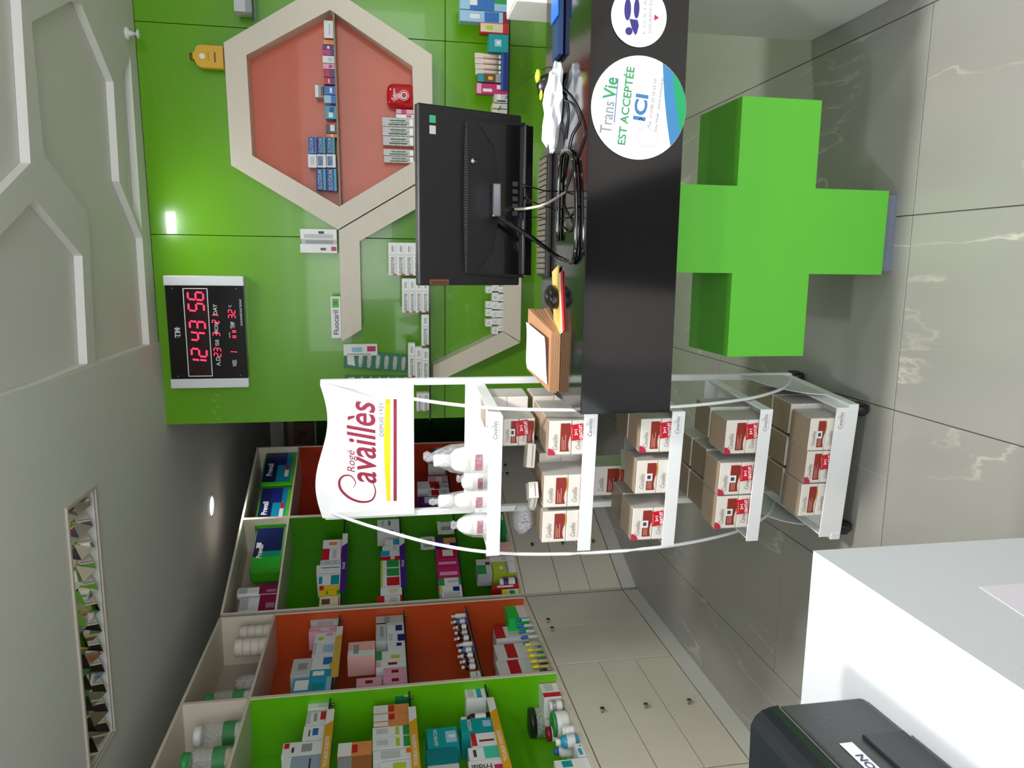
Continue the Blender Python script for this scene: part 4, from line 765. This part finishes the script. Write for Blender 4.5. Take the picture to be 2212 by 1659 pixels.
for k in range(5): t=MB(); t.box(-.02+.02*k-.02,-.008+.02*k-.02,-.0225,-.020,mh*.06,mh*.11,mat('55555a',.4,metal=.6)); t.ob('port',mo)
# tube stand
def tp(x,y,off): a,z=T.at(x,y,off); return Vector((a,1.9-off,z))
TB=mat('0b0b0d',.12,coat=.6)
hl=tp(1072,465,-.12); hr=tp(1072,400,-.12); r0=ZT+.008
st=MB(); 
def on(x,y): p=atz(x,y,r0); return Vector((p.x,p.y,r0))
f1=on(1222,560); f2=on(1243,545); f3=on(1240,352); f4=on(1212,345); f5=on(1205,520)
st.tube([hr,hl]+spline([hl,hl.lerp(f1,.5),f1+Vector((0,0,.01)),f2,f3,f4,f5],6)[1:],.0065,TB,10)
o=st.ob('tube_foot',None); o.parent=mo; o.matrix_parent_inverse=(Matrix.Translation(bot)@Matrix.Rotation(-tilt,4,'X')).inverted()
st=MB(); st.box(hl.x-.005,hr.x+.005,hl.y-.01,bot.y-.0,hl.z-.012,hl.z+.012,mat('8a8a90',.15,metal=1),.004); o=st.ob('hinge',None); o.parent=mo; o.matrix_parent_inverse=(Matrix.Translation(bot)@Matrix.Rotation(-tilt,4,'X')).inverted()
# cables
def cable(pts,r,m,label,name='cable'):
    t=MB(); t.tube(spline(pts,8),r,m,6); return tag(t.ob(name),label,'cable')
def onc(x,y,h=0.003): p=atz(x,y,ZT+h); return Vector((p.x,p.y,ZT+h))
BK=mat('111114',.4)
cable([tp(1112,452,-.17),tp(1140,450,-.13),tp(1180,440,-.10),onc(1222,415)],.0038,mat('b9b3a4',.5),'beige cable hanging from the monitor ports to the counter')
cable([tp(1130,398,-.17),tp(1150,405,-.16),onc(1190,412),onc(1215,385),onc(1232,300),onc(1250,260),onc(1235,225),onc(1215,215)],.002,BK,'thin black cable looping right of the monitor foot')
cable([tp(1130,425,-.17),tp(1160,440,-.16),onc(1200,455),onc(1225,500),onc(1235,480),onc(1215,430),onc(1250,330),onc(1262,280),onc(1240,220),onc(1215,190)],.002,BK,'thin black cable coiled around the monitor foot')
cable([tp(1130,468,-.17),onc(1175,470),onc(1225,470),onc(1250,440)],.002,BK,'thin black cable straight down from the left of the ports')
cable([G.w(G.at(1075,240,.2)[0],.22,G.at(1075,240,.2)[1]),G.w(G.at(1098,205,.3)[0],.3,G.at(1098,205,.3)[1]),onc(1172,150,.05),onc(1200,165,.01),onc(1225,235),onc(1220,300)],.002,BK,'thin black cable rising from the counter towards the glass shelf')
cable([onc(1178,250),onc(1172,270),onc(1180,300),onc(1195,295),onc(1200,260),onc(1210,240)],.002,BK,'small loop of black cable beside the white tissue')
# keyboard at the back edge
kp=onc(1178,470,0); kb=empty('keyboard',(kp.x,kp.y-.02,ZT),0,'black keyboard lying behind the monitor foot on the counter','keyboard')
t=MB(); t.box(-.19,.19,-.07,.06,.0,.014,mat('1c1a18',.5),.003); t.ob('case',kb)
kk=MB(); kk.box(0,.0145,0,.0145,0,.007,mat('5e5850',.5),.0015); km=kk.mesh('key')
for i in range(21):
    for j in range(6): ob('key',km,kb,(-.18+i*.0172,-.06+j*.0185,.0145))
# mouse on envelopes
mp_=onc(1198,640,0)
ev=MB(); ev.box(-.11,.09,-.03,.05,0,.003,mat('d8b468',.6)); e1=tag(ev.ob('envelope',None,(mp_.x,mp_.y-.06,ZT+.0045),.25),'yellow paper envelope lying under the mouse','envelope')
ev=MB(); ev.box(-.1,.08,-.045,.03,0,.003,cm('W')); e2=ev.ob('red_edged_folder',None,(mp_.x-.01,mp_.y-.075,ZT+.001),.25); tag(e2,'white and red folded leaflet beneath the yellow envelope','leaflet')
t=MB(); t.box(-.1,.08,-.047,-.030,.0005,.0035,cm('r')); t.ob('red_edge',e2)
ms=empty('computer_mouse',(mp_.x,mp_.y-.045,ZT+.008),1.2,'black computer mouse on the yellow envelope','mouse')
t=MB(); t.lathe([(.031,0),(.033,.006),(.03,.02),(.018,.031),(.001,.034)],mat('141214',.3),20,sx=1.6); t.ob('shell',ms)
t=MB(); t.lathe([(.004,0),(.004,.006)],mat('333338',.5),10,c=(.02,0,.026)); t.ob('wheel',ms)
# cardboard tray with papers
def cardboard():
    pz=ZT+.001; c=onc(1203,760,0); o=empty('cardboard_tray',(c.x,c.y+.005,pz),-.04,'torn brown cardboard tray with white papers near the left end of the counter','tray')
    CB=mat('a97e5c',.85,noise=.12,nscale=12,bump=.2); L0,L1=-.115,.115
    for k in range(4):
        j=random.uniform(-.005,.005); f0,f1=k*.0075,k*.0075+.0068; b0,b1=k*.0075+k*.010,(k+1)*.0075+(k+1)*.010-.001
        V_=[(-.115+j,-.05,f0),(.072+j,-.05,f0),(.125+j,.11,b0),(-.07+j,.11,b0),(-.115+j,-.05,f1),(.072+j,-.05,f1),(.125+j,.11,b1),(-.07+j,.11,b1)]
        t=MB(); t.faces(V_,[(0,3,2,1),(4,5,6,7),(0,1,5,4),(1,2,6,5),(2,3,7,6),(3,0,4,7)],CB); t.ob('cardboard_layer',o)
    return o
cbo=cardboard(); cl=cbo.location
pp=MB(); NN=10
for k in range(3):
    for i in range(NN):
        for jj in range(4):
            def P_(a,b):
                u=a/NN; v=b/4; y=-.042+.135*v; x=-.095+.006*k+v*.03+u*(.135)
                return (x,y,.033+k*.0012+.255*(y+.05)+.010*u**3+.004*math.sin(3*u+v))
            pp.faces([P_(i,jj),P_(i+1,jj),P_(i+1,jj+1),P_(i,jj+1)],[(0,1,2,3)],cm('dfe6f4'),True)
o=pp.ob('paper_stack',None,(cl.x,cl.y,cl.z),-.04); tag(o,'curled white papers lying on the cardboard tray','paper')
# black and yellow object with white tissue, blue case
q=onc(1207,185,0)
cl_=empty('tape_dispenser',(q.x-.04,q.y,ZT),-.3,'black and lime dispenser lying at the right of the counter','dispenser')
t=MB(); t.lathe([(.012,0),(.02,.006),(.022,.035),(.014,.062),(.002,.07)],mat('131316',.3),18,sx=1.8,sy=1.0,c=(.035,0,0)); t.ob('housing',cl_)
t=MB(); t.lathe([(.004,0),(.011,.003),(.012,.012),(.004,.016)],mat('c8d840',.35),14,c=(.062,-.0,.060),sx=1.6); t.ob('lime_grip',cl_); t=MB(); t.lathe([(.003,0),(.008,.003),(.008,.008),(.003,.01)],mat('c8d840',.35),12,c=(.012,-.016,.052),sx=1.8); t.ob('lime_grip',cl_)
crumple('tissue',(q.x-.075,q.y-.045,ZT+.001),.115,.026,.030,mat('eef0f6',.8),'crumpled white tissue leaning against the black and lime dispenser','tissue',9,rz=-.35,disp=.42,n=3)
q=onc(1214,66,0); bc=empty('blue_case',(q.x,q.y,ZT+.001),.03,'blue flat case lying at the right end of the counter','case')
t=MB(); t.box(-.075,.105,-.03,.05,0,.016,mat('0f2f60',.3),.003); t.ob('base',bc); t=MB(); t.box(.03,.106,-.031,.051,.0165,.021,mat('1f6fd8',.3),.001); t.ob('lit_part',bc)  # right part of the case: light on it put into a brighter blue
# ================================================================== DISPLAY STAND
SD=.414; SW=.447
ds=empty('display_stand',S.w(0,0,0),S.ang,'white wheeled metal display stand with curved side wires and printed header','display stand')
# local: x right (0 = right edge, -SW = left edge), y back
TUBE=POWDER
XR,XL=-.012,-SW+.002
rx=(.006,-.474)
HT=1.768
for x in rx:
    t=MB(); t.box(x-.011,x+.011,SD-.011,SD+.011,.06,HT,TUBE,.002); t.ob('post',ds)
t=MB(); t.box(-SW,0,-.0,.022,.06,.098,TUBE,.002); t.box(-SW-.012,-.0+.012,SD-.01,SD+.012,.06,.098,TUBE,.002)
for x in (0,-SW): t.box(x-.012,x+.012,-.002,SD,.062,.096,TUBE,.002)
t.ob('base_frame',ds)
# header panel with wave top
hp=[(-.474+.0,1.46),(.004,1.46)]+[(.004-.478*k/24,HT-.0+.022*math.sin(2*PI*k/24*1.0+PI)*1.0+.008*(k/24)) for k in range(25)]
t=MB(); t.prism(hp,SD-.018,SD-.012,mat('f6f7f8',.35),'y'); hd=t.ob('header_panel',ds)
t=MB(); YH=SD-.0186; BR=mat('9a2846',.4); GY=mat('6a6a6a',.4); YL=mat('f4dc18',.4)
def hpt(x,y): # measured header point -> local
    a,z=S.at(x,y,-(SD-.018)); return (a,z)
c1=hpt(740,1060); 
def htext(tb,s,x,ytop,ybot,hpx,m,**k):
    a1,z=hpt(x,ytop); a0,_=hpt(x,ybot); h_=hpt(x-hpx/2,(ytop+ybot)/2)[1]-hpt(x+hpx/2,(ytop+ybot)/2)[1]
    ftext(tb,s,(a0+a1)/2,z,h_,m,YH-.0002,w=a1-a0,**k)
htext(t,'availlès',779,866,1045,62,BR,shear=.28,bold=.012)
t.ob('lettering',hd); t=MB()
htext(t,'Rogé',760,972,1020,22,BR,shear=.3)
t.ob('lettering',hd); t=MB()
def stroke(tb,pts,wf,m):
    P=[hpt(*p) for p in pts]; P=[Vector((p[0],p[1],0)) for p in P]; Q=spline(P,8); n=len(Q)
    for i in range(n-1):
        a,b=Q[i],Q[i+1]; w1,w2=wf(i/(n-1)),wf((i+1)/(n-1)); t1=(Q[min(i+1,n-1)]-Q[max(i-1,0)]).normalized(); t2=(Q[min(i+2,n-1)]-Q[i]).normalized()
        n1=Vector((-t1.y,t1.x,0))*w1; n2=Vector((-t2.y,t2.x,0))*w2
        flat(tb,[a+n1,a-n1,b-n2,b+n2],m,YH-.0002)
stroke(t,[(763,1053),(768,1042),(758,1028),(742,1028),(733,1040),(737,1058),(755,1075),(780,1084),(803,1080),(811,1062),(806,1044),(800,1036)],lambda u:.0008+.0036*math.sin(PI*min(1,max(0,u)))**1.5,BR)
t.ob('lettering',hd); t=MB()
htext(t,'DEPUIS 1921',823,872,942,9,GY,bold=.0)
t.ob('lettering',hd)
t=MB()
def rib(x0a,x0b,ya,yb,m,fat=0):
    n=14; top=[];bot_=[]
    for k in range(n+1):
        y=ya+(yb-ya)*k/n; u=k/n; xm=x0a+(-3.5*math.sin(PI*u*1.2) if fat and u>.0 else 0)*(fat); top.append(hpt(xm,y)); bot_.append(hpt(x0b,y))
    for k in range(n): flat(t,[top[k],bot_[k],bot_[k+1],top[k+1]],m,YH-.0002)
rib(833,843,862,1082,YL,1.0); t.ob('yellow_band',hd); t=MB(); rib(850,857,862,1082,BR)
t.ob('red_band',hd)
# trays
LIPS=[.098,.360,.652,.930,1.219]
for k,z in enumerate(LIPS):
    t=MB(); x0,x1=-SW+.003,-.003
    lh=.040
    t.box(x0,x1,.004,SD-.012,z-.002,z,TUBE)                    # sheet
    t.box(x0-.004,x1+.004,0,.004,z-.002,z+lh,TUBE,.001)        # front lip
    t.box(x0-.002,x0+.002,.002,SD-.012,z-.002,z+.032,TUBE); t.box(x1-.002,x1+.002,.002,SD-.012,z-.002,z+.032,TUBE)
    t.box(x0,x1,SD-.016,SD-.012,z-.002,z+(.065 if k==4 else .045),TUBE)
    tr=t.ob('tray',ds)
    m_=MB(); m_.box(-.075,-.008,-.0006,-.0001,z+.003,z+.037,cm('f2f2f4')); lb=m_.ob('price_label',tr)
    m_=MB(); ftext(m_,'Cavaillès',-.042,z+.021,.013,mat('5a5a60',.5),-.001,shear=.3,w=.056); ftext(m_,'Rogé',-.032,z+.032,.004,mat('5a5a60',.5),-.001); flat(m_,[(-.068,z+.0085),(-.012,z+.0085),(-.012,z+.0095),(-.068,z+.0095)],cm('s'),-.001); m_.ob('lettering',tr)
# curved side wires
def wire(x,sgn):
    P=[(x*1.0,SD-.01,HT-.02),(x,.27,1.60),(x,.12,1.40),(x,.035,1.20),(x,.005,.95),(x,.02,.66),(x,.09,.40),(x,.2,.22),(x,.30,.13),(x,.34,.10)]
    t=MB(); t.tube(spline(P,6),.0055,TUBE,8); t.ob('side_wire',ds)
    t=MB(); q=[(SD-.01,.10),(.12,.10)]+[(.12+(SD-.13)*(1-math.cos(k*PI/20)),.10+.16*math.sin(k*PI/20)) for k in range(1,10)]+[(SD-.01,.27)]
    t.prism(q,x-.0015,x+.0015,mat('cfd2d4',.4),'x'); t.ob('corner_plate',ds)
wire(.012,1); wire(-SW-.012,-1)
for x,y in ((-.015,.03),(-SW+.015,.03),(-.0,SD),(-SW,SD)):
    t=MB(); ca=mat('231c1e',.4)
    t.lathe([(.012,-.014),(.030,-.014),(.033,-.008),(.033,.008),(.030,.014),(.012,.014)],ca,22,mtx=Matrix.Translation((x,y+.012,.0335))@Matrix.Rotation(PI/2,4,'Y')@Matrix.Rotation(.0,4,'X'))
    c_=t.ob('caster',ds)
    t=MB(); t.box(x-.02,x+.02,y-.02,y+.02,.05,.061,ca,.003); t.box(x-.02,x-.016,y-.012,y+.026,.02,.055,ca); t.box(x+.016,x+.02,y-.012,y+.026,.02,.055,ca); t.ob('fork',c_)
# soap packs
TANTOP=mat('a08c78',.35,noise=.08,nscale=15)  # tan tone laid over the pack tops
HS={}
def soap(x0,y0,y1,tray,label,off=-.01,sticker=True,corner=False,barcode=False,dep=.11,zb=None,group='soap packs on the display stand',rz=0):
    z=LIPS[tray]+.001 if zb is None else zb
    a1,_=S.at(x0+20,y0,off); a0,_=S.at(x0+20,y1,off); w_=a1-a0; h_=S.at(x0,(y0+y1)/2,off)[1]-z
    if zb is not None: h_=S.at(x0,(y0+y1)/2,off)[1]-zb
    o=empty('soap_pack',S.w((a0+a1)/2,off,z),S.ang+rz,label,'soap pack',group)
    HS.setdefault(tray,h_); hb=h_/2
    PW=mat('e6e0d8',.35)
    for k in range(2):
        for j in range(2):
            t=MB(); t.box(-w_/2,w_/2,j*dep/2+.0006,(j+1)*dep/2-.0006,k*hb+.0005,(k+1)*hb-.0005,PW,.0025); c=t.ob('soap_box',o)
            if j==0:
                t=MB(); e=-.0004; z0=k*hb
                rr=mat('8e3028',.35)
                n=8; P=[(-w_*.40,z0+hb*.50),(-w_*.40,z0+hb*.14)]+[(-w_*.40+w_*.82*i/n,z0+hb*(.10+.05*math.sin(2*PI*i/n))) for i in range(n+1)]+[(w_*.42,z0+hb*.50)]
                flat(t,P,rr,e)
                for i in range(n): 
                    f=lambda ii:(-w_*.40+w_*.82*ii/n, z0+hb*(.10+.05*math.sin(2*PI*ii/n)))
                    p,q_=f(i),f(i+1)
                    if i>=4: flat(t,[p,q_,(q_[0],q_[1]-hb*.045),(p[0],p[1]-hb*.045)],mat('d89a28',.35),e)
                for i,(u,v,L_) in enumerate(((-.36,.40,.4),(-.36,.33,.3),(-.36,.26,.45))): flat(t,[(u*w_,z0+v*hb),((u+L_)*w_,z0+v*hb),((u+L_)*w_,z0+(v+.025)*hb),(u*w_,z0+(v+.025)*hb)],mat('d8a890',.4),e-.0002)
                t.ob('printed_label',c)
                t=MB(); ftext(t,'Cavaillès',-w_*.12,z0+hb*.72,hb*.2,mat('8a8078',.45),e-.0002,shear=.3,w=w_*.46); t.ob('lettering',c)
    t=MB(); t.box(-w_/2+.001,w_/2-.001,.001,dep-.001,h_,h_+.0006,TANTOP); t.box(w_/2,w_/2+.0006,.001,dep-.001,.001,h_-.001,mat('b9b4ae',.25,bump=.5,nscale=30)); t.box(-w_/2-.0006,-w_/2,.001,dep-.001,.001,h_-.001,mat('c9c2b8',.25,bump=.5,nscale=30)); t.ob('shrink_wrap',o)
    if corner:
        t=MB(); flat(t,[(-w_/2,h_),(-w_/2,h_-.022)]+[(-w_/2+.022*math.sin(k*PI/12)*1.0,h_-.022*math.cos(k*PI/12)) for k in range(1,6)]+[(-w_/2+.022,h_)],mat('c02848',.4),-.0012); t.ob('corner_flash',o)
    if sticker:
        st_=empty('promo_sticker',(0,0,0)); st_.parent=o; st_.location=(w_*.16,-.0016,h_*.40); st_.rotation_euler=(0,math.radians(-7),0)
        t=MB(); s_=.025; t.box(-s_*1.0,s_*1.0,-.0004,0,-s_*.8,s_*.8,mat('c81830',.35)); m2=t.mesh('promo_sticker'); D.objects.remove(st_)
        st_=ob('promo_sticker',m2,o,(w_*.16,-.0016,h_*.40)); st_.rotation_euler=(0,math.radians(-7),0)
        t=MB(); ftext(t,'3+1',0,s_*.12,s_*.42,cm('W'),-.0008,bold=.03); ftext(t,'GRATUIT',0,-s_*.48,s_*.42,cm('W'),-.0008,bold=.03,w=s_*1.8); ftext(t,'OFFRE SPECIALE',0,s_*.62,s_*.14,cm('f'),-.0008,w=s_*1.5); t.ob('lettering',st_)
    if barcode:
        t=MB(); t.box(-.012,.012,-.002,-.0016,h_*.62,h_*.78,cm('w')); 
        t.box(-.006,.006,-.0022,-.002,h_*.66,h_*.74,cm('d')); t.ob('barcode_label',o)
    return o
L_=['bottom','second from the bottom','middle','second from the top','top']
soap(1748,904,973,0,'white soap pack without sticker at the right of the bottom tray',sticker=False,barcode=True)
soap(1740,975,1043,0,'soap pack with red sticker in the middle of the bottom tray',corner=True)
soap(1728,1046,1114,0,'white soap pack without sticker at the left of the bottom tray',sticker=False)
soap(1567,908,980,1,'soap pack with red sticker, right on the second tray from the bottom',corner=True)
soap(1553,1000,1069,1,'soap pack with red sticker and barcode, middle of the second tray from the bottom',corner=True,barcode=True)
soap(1546,1072,1141,1,'soap pack with red sticker, left on the second tray from the bottom',corner=True,barcode=True)
soap(1383,905,977,2,'soap pack with red sticker at the right of the middle tray',corner=True)
soap(1374,995,1066,2,'soap pack without sticker but with barcode, centre of the middle tray',sticker=False,barcode=True,off=-.006)
soap(1365,1098,1166,2,'soap pack with red sticker at the left of the middle tray',corner=True,barcode=True)
a_=soap(1185,909,983,3,'soap pack with red sticker at the right of the tray below the bottles',corner=True)
soap(1174,1027,1096,3,'soap pack without sticker, centre of the tray below the bottles',sticker=False)
soap(1171,1105,1171,3,'soap pack without sticker, left on the tray below the bottles',sticker=False)
# rear rows
def rear(tray,ulist,offs_,lab,lift=0):
    hb=HS[tray]/2-.001
    for i,u in enumerate(ulist):
        o=empty('soap_pack',S.w(u,offs_,LIPS[tray]+.001+lift),S.ang,f'{lab}, {ORD[i]} from the right','soap pack','rear soap packs on the display stand')
        for k in range(2):
            t=MB(); t.box(-.052,.052,0,.11,k*hb,k*hb+hb-.0005,mat('e6e0d8',.35),.0025); t.ob('soap_box',o)
        t=MB(); t.box(-.051,.051,.001,.109,2*hb,2*hb+.0006,TANTOP); t.box(.052,.0525,.002,.108,.002,2*hb-.002,mat('b9b4ae',.25,bump=.5,nscale=30)); t.ob('shrink_wrap',o)
rear(0,[-.075,-.19,-.305],-.135,'tan-topped soap pack in the second row of the bottom tray')
rear(0,[-.075,-.19],-.255,'tan-topped soap pack in the rear row of the bottom tray')
rear(1,[-.08,-.225,-.34],-.135,'tan-topped soap pack in the second row, second tray from the bottom')
rear(1,[-.225,-.34],-.255,'tan-topped soap pack in the rear row, second tray from the bottom')
rear(2,[-.075,-.37],-.135,'soap pack in the second row of the middle tray')
rear(3,[-.075,-.22],-.135,'soap pack in the second row of the tray below the bottles')
rear(3,[-.065],-.26,'soap pack at the very back of the tray below the bottles')
# upper packs on tray 3 and one at the back of tray 2
zz=LIPS[3]+.160
soap(1086,905,963,3,'soap pack with red sticker and price tag, highest under the bottle tray',off=-.14,zb=zz,barcode=True)
soap(1282,1008,1070,2,'soap pack with red sticker standing at the back of the middle tray',off=-.26,zb=LIPS[2]+.001)
rear(3,[-.065],-.26,'wrapped soap pack stacked high at the back under bottle tray',.159)
# loose cartons on tray 3 top
def loose(x,y,off,z,w_,d_,h_,rx_,ry,rz,label,open_=False):
    a,_=S.at(x,y,off); o=empty('loose_carton',S.w(a,off,z),S.ang+rz,label,'box','loose cartons on the display stand'); o.rotation_euler=(rx_,ry,S.ang+rz)
    t=MB(); t.box(-w_/2,w_/2,-d_/2,d_/2,0,h_,mat('e3ddd3',.4),.002); t.ob('carton',o)
    t=MB(); t.box(-w_/2+.004,w_/2-.004,-d_/2-.0006,-d_/2,h_*.3,h_*.42,mat('9a8878',.5)); t.ob('printed_label',o)
loose(1130,985,-.12,LIPS[3]+.166,.075,.06,.026,0,.1,.3,'small loose white carton lying on the centre soap packs')
loose(1118,1070,-.06,LIPS[3]+.166,.07,.05,.022,0,0,-.5,'loose white carton standing askew above the left soap packs')
loose(1150,1060,-.05,LIPS[3]+.166,.05,.05,.03,0,0,.5,'opened little carton resting on the soap packs under the bottle tray')
loose(1340,990,-.2,LIPS[2]+.001,.06,.09,.11,0,0,.35,'narrow carton leaning behind the middle tray packs')
bg=crumple('plastic_bag',S.w(-.385,-.12,LIPS[3]+.165),.05,.05,.035,film('e8e4ea',.4,.05),'clear plastic bag with purple handwriting, upper left under the bottle tray','bag',12)
t=MB(); ftext(t,'6',-.01,.02,.016,mat('3a3a8a',.5),-.062,shear=-.2); ftext(t,'51',.022,.035,.014,mat('3a3a8a',.5),-.062,shear=-.2); t.ob('handwriting',bg); bg.rotation_euler=(0,0,S.ang)
# wrapped bottles on the top tray
def wbottle(y,r_,hb,capr,hc,label,seed,off=-.07,lbl=True,knot=True,shape='flat'):
    a,_=S.at(1010,y,off); o=empty('gel_bottle',S.w(a,off,LIPS[4]+.001),S.ang,label,'bottle','wrapped bottles on the top tray')
    t=MB(); BM=mat('f2f1f0',.3)
    if shape=='flat': pr=[(r_*.8,0),(r_,.006),(r_*1.05,hb*.3),(r_*.98,hb*.7),(r_*.8,hb*.9),(r_*.45,hb)]
    else: pr=[(r_*.85,0),(r_,.008),(r_,hb*.55),(r_*.85,hb*.8),(r_*.5,hb*.96),(r_*.2,hb)]
    t.lathe(pr,BM,26,sy=.6); t.ob('body',o)
    if hc:
        t=MB(); t.lathe([(capr,hb),(capr,hb+hc*.9),(capr*.85,hb+hc)],BM,20,sy=.75); t.ob('cap',o)
    t=MB(); e=-r_*.63-.002; ww=r_*.62
    flat(t,[(-ww,hb*.34),(ww,hb*.34),(ww,hb*.5),(-ww,hb*.5)],mat('9a2846',.4),e)
    ftext(t,'Cavaillès',0,hb*.64,hb*.1,mat('a89a8a',.4),e,shear=.3,w=ww*1.7)
    for v in (.26,.22,.18): flat(t,[(-ww*.7,hb*v),(ww*.6,hb*v),(ww*.6,hb*(v+.012)),(-ww*.7,hb*(v+.012))],cm('S'),e)
    if lbl: flat(t,circ(ww*.1,hb*.12,ww*.28,16),mat('2f7a5a',.4),e)
    t.ob('printed_label',o)
    t=MB(); rnd=random.Random(seed); seg=30; zs=[0,.15,.35,.55,.72,.86,.95,1.0,1.07,1.13]; rs=[1.12,1.2,1.22,1.15,1.0,.72,.42,.3,.42,.25]; Ht=(hb+hc)*1.03; vs=[];fs=[]
    for i,zq in enumerate(zs):
        for k in range(seg):
            a2=2*PI*k/seg; kk=1+.10*(rnd.random()-.5); rr=rs[i]*r_*kk
            if zq>.6 and hc and zq<1: rr=max(rr,capr*1.12)
            vs.append((rr*math.cos(a2)+(.0 if not knot else .012*zq*zq),rr*.75*math.sin(a2),zq*Ht))
    for i in range(len(zs)-1):
        for k in range(seg): fs.append((i*seg+k,i*seg+(k+1)%seg,(i+1)*seg+(k+1)%seg,(i+1)*seg+k))
    t.faces(vs,fs,film('f4f4f6',.2,.12),True); t.ob('plastic_bag',o)
wbottle(993,.042,.145,.019,.05,'tall wrapped white gel bottle with green dot, right on the top tray',5)
wbottle(1081,.028,.135,.021,.045,'slim wrapped white bottle in the middle of the top tray',6,knot=False,lbl=False)
wbottle(1133,.036,.12,.01,0,'short rounded wrapped white bottle, left on the top tray',8,knot=False,lbl=False,shape='round',off=-.09)
wbottle(1042,.034,.10,.01,0,'bag-wrapped white bottle lying behind the slim one on the top tray',10,off=-.16,knot=True,lbl=False,shape='round')

for o_ in D.objects:
    if 'label' in o_ and o_.parent is None and not 4<=len(o_['label'].split())<=16: print('LABEL',len(o_['label'].split()),o_['label'])
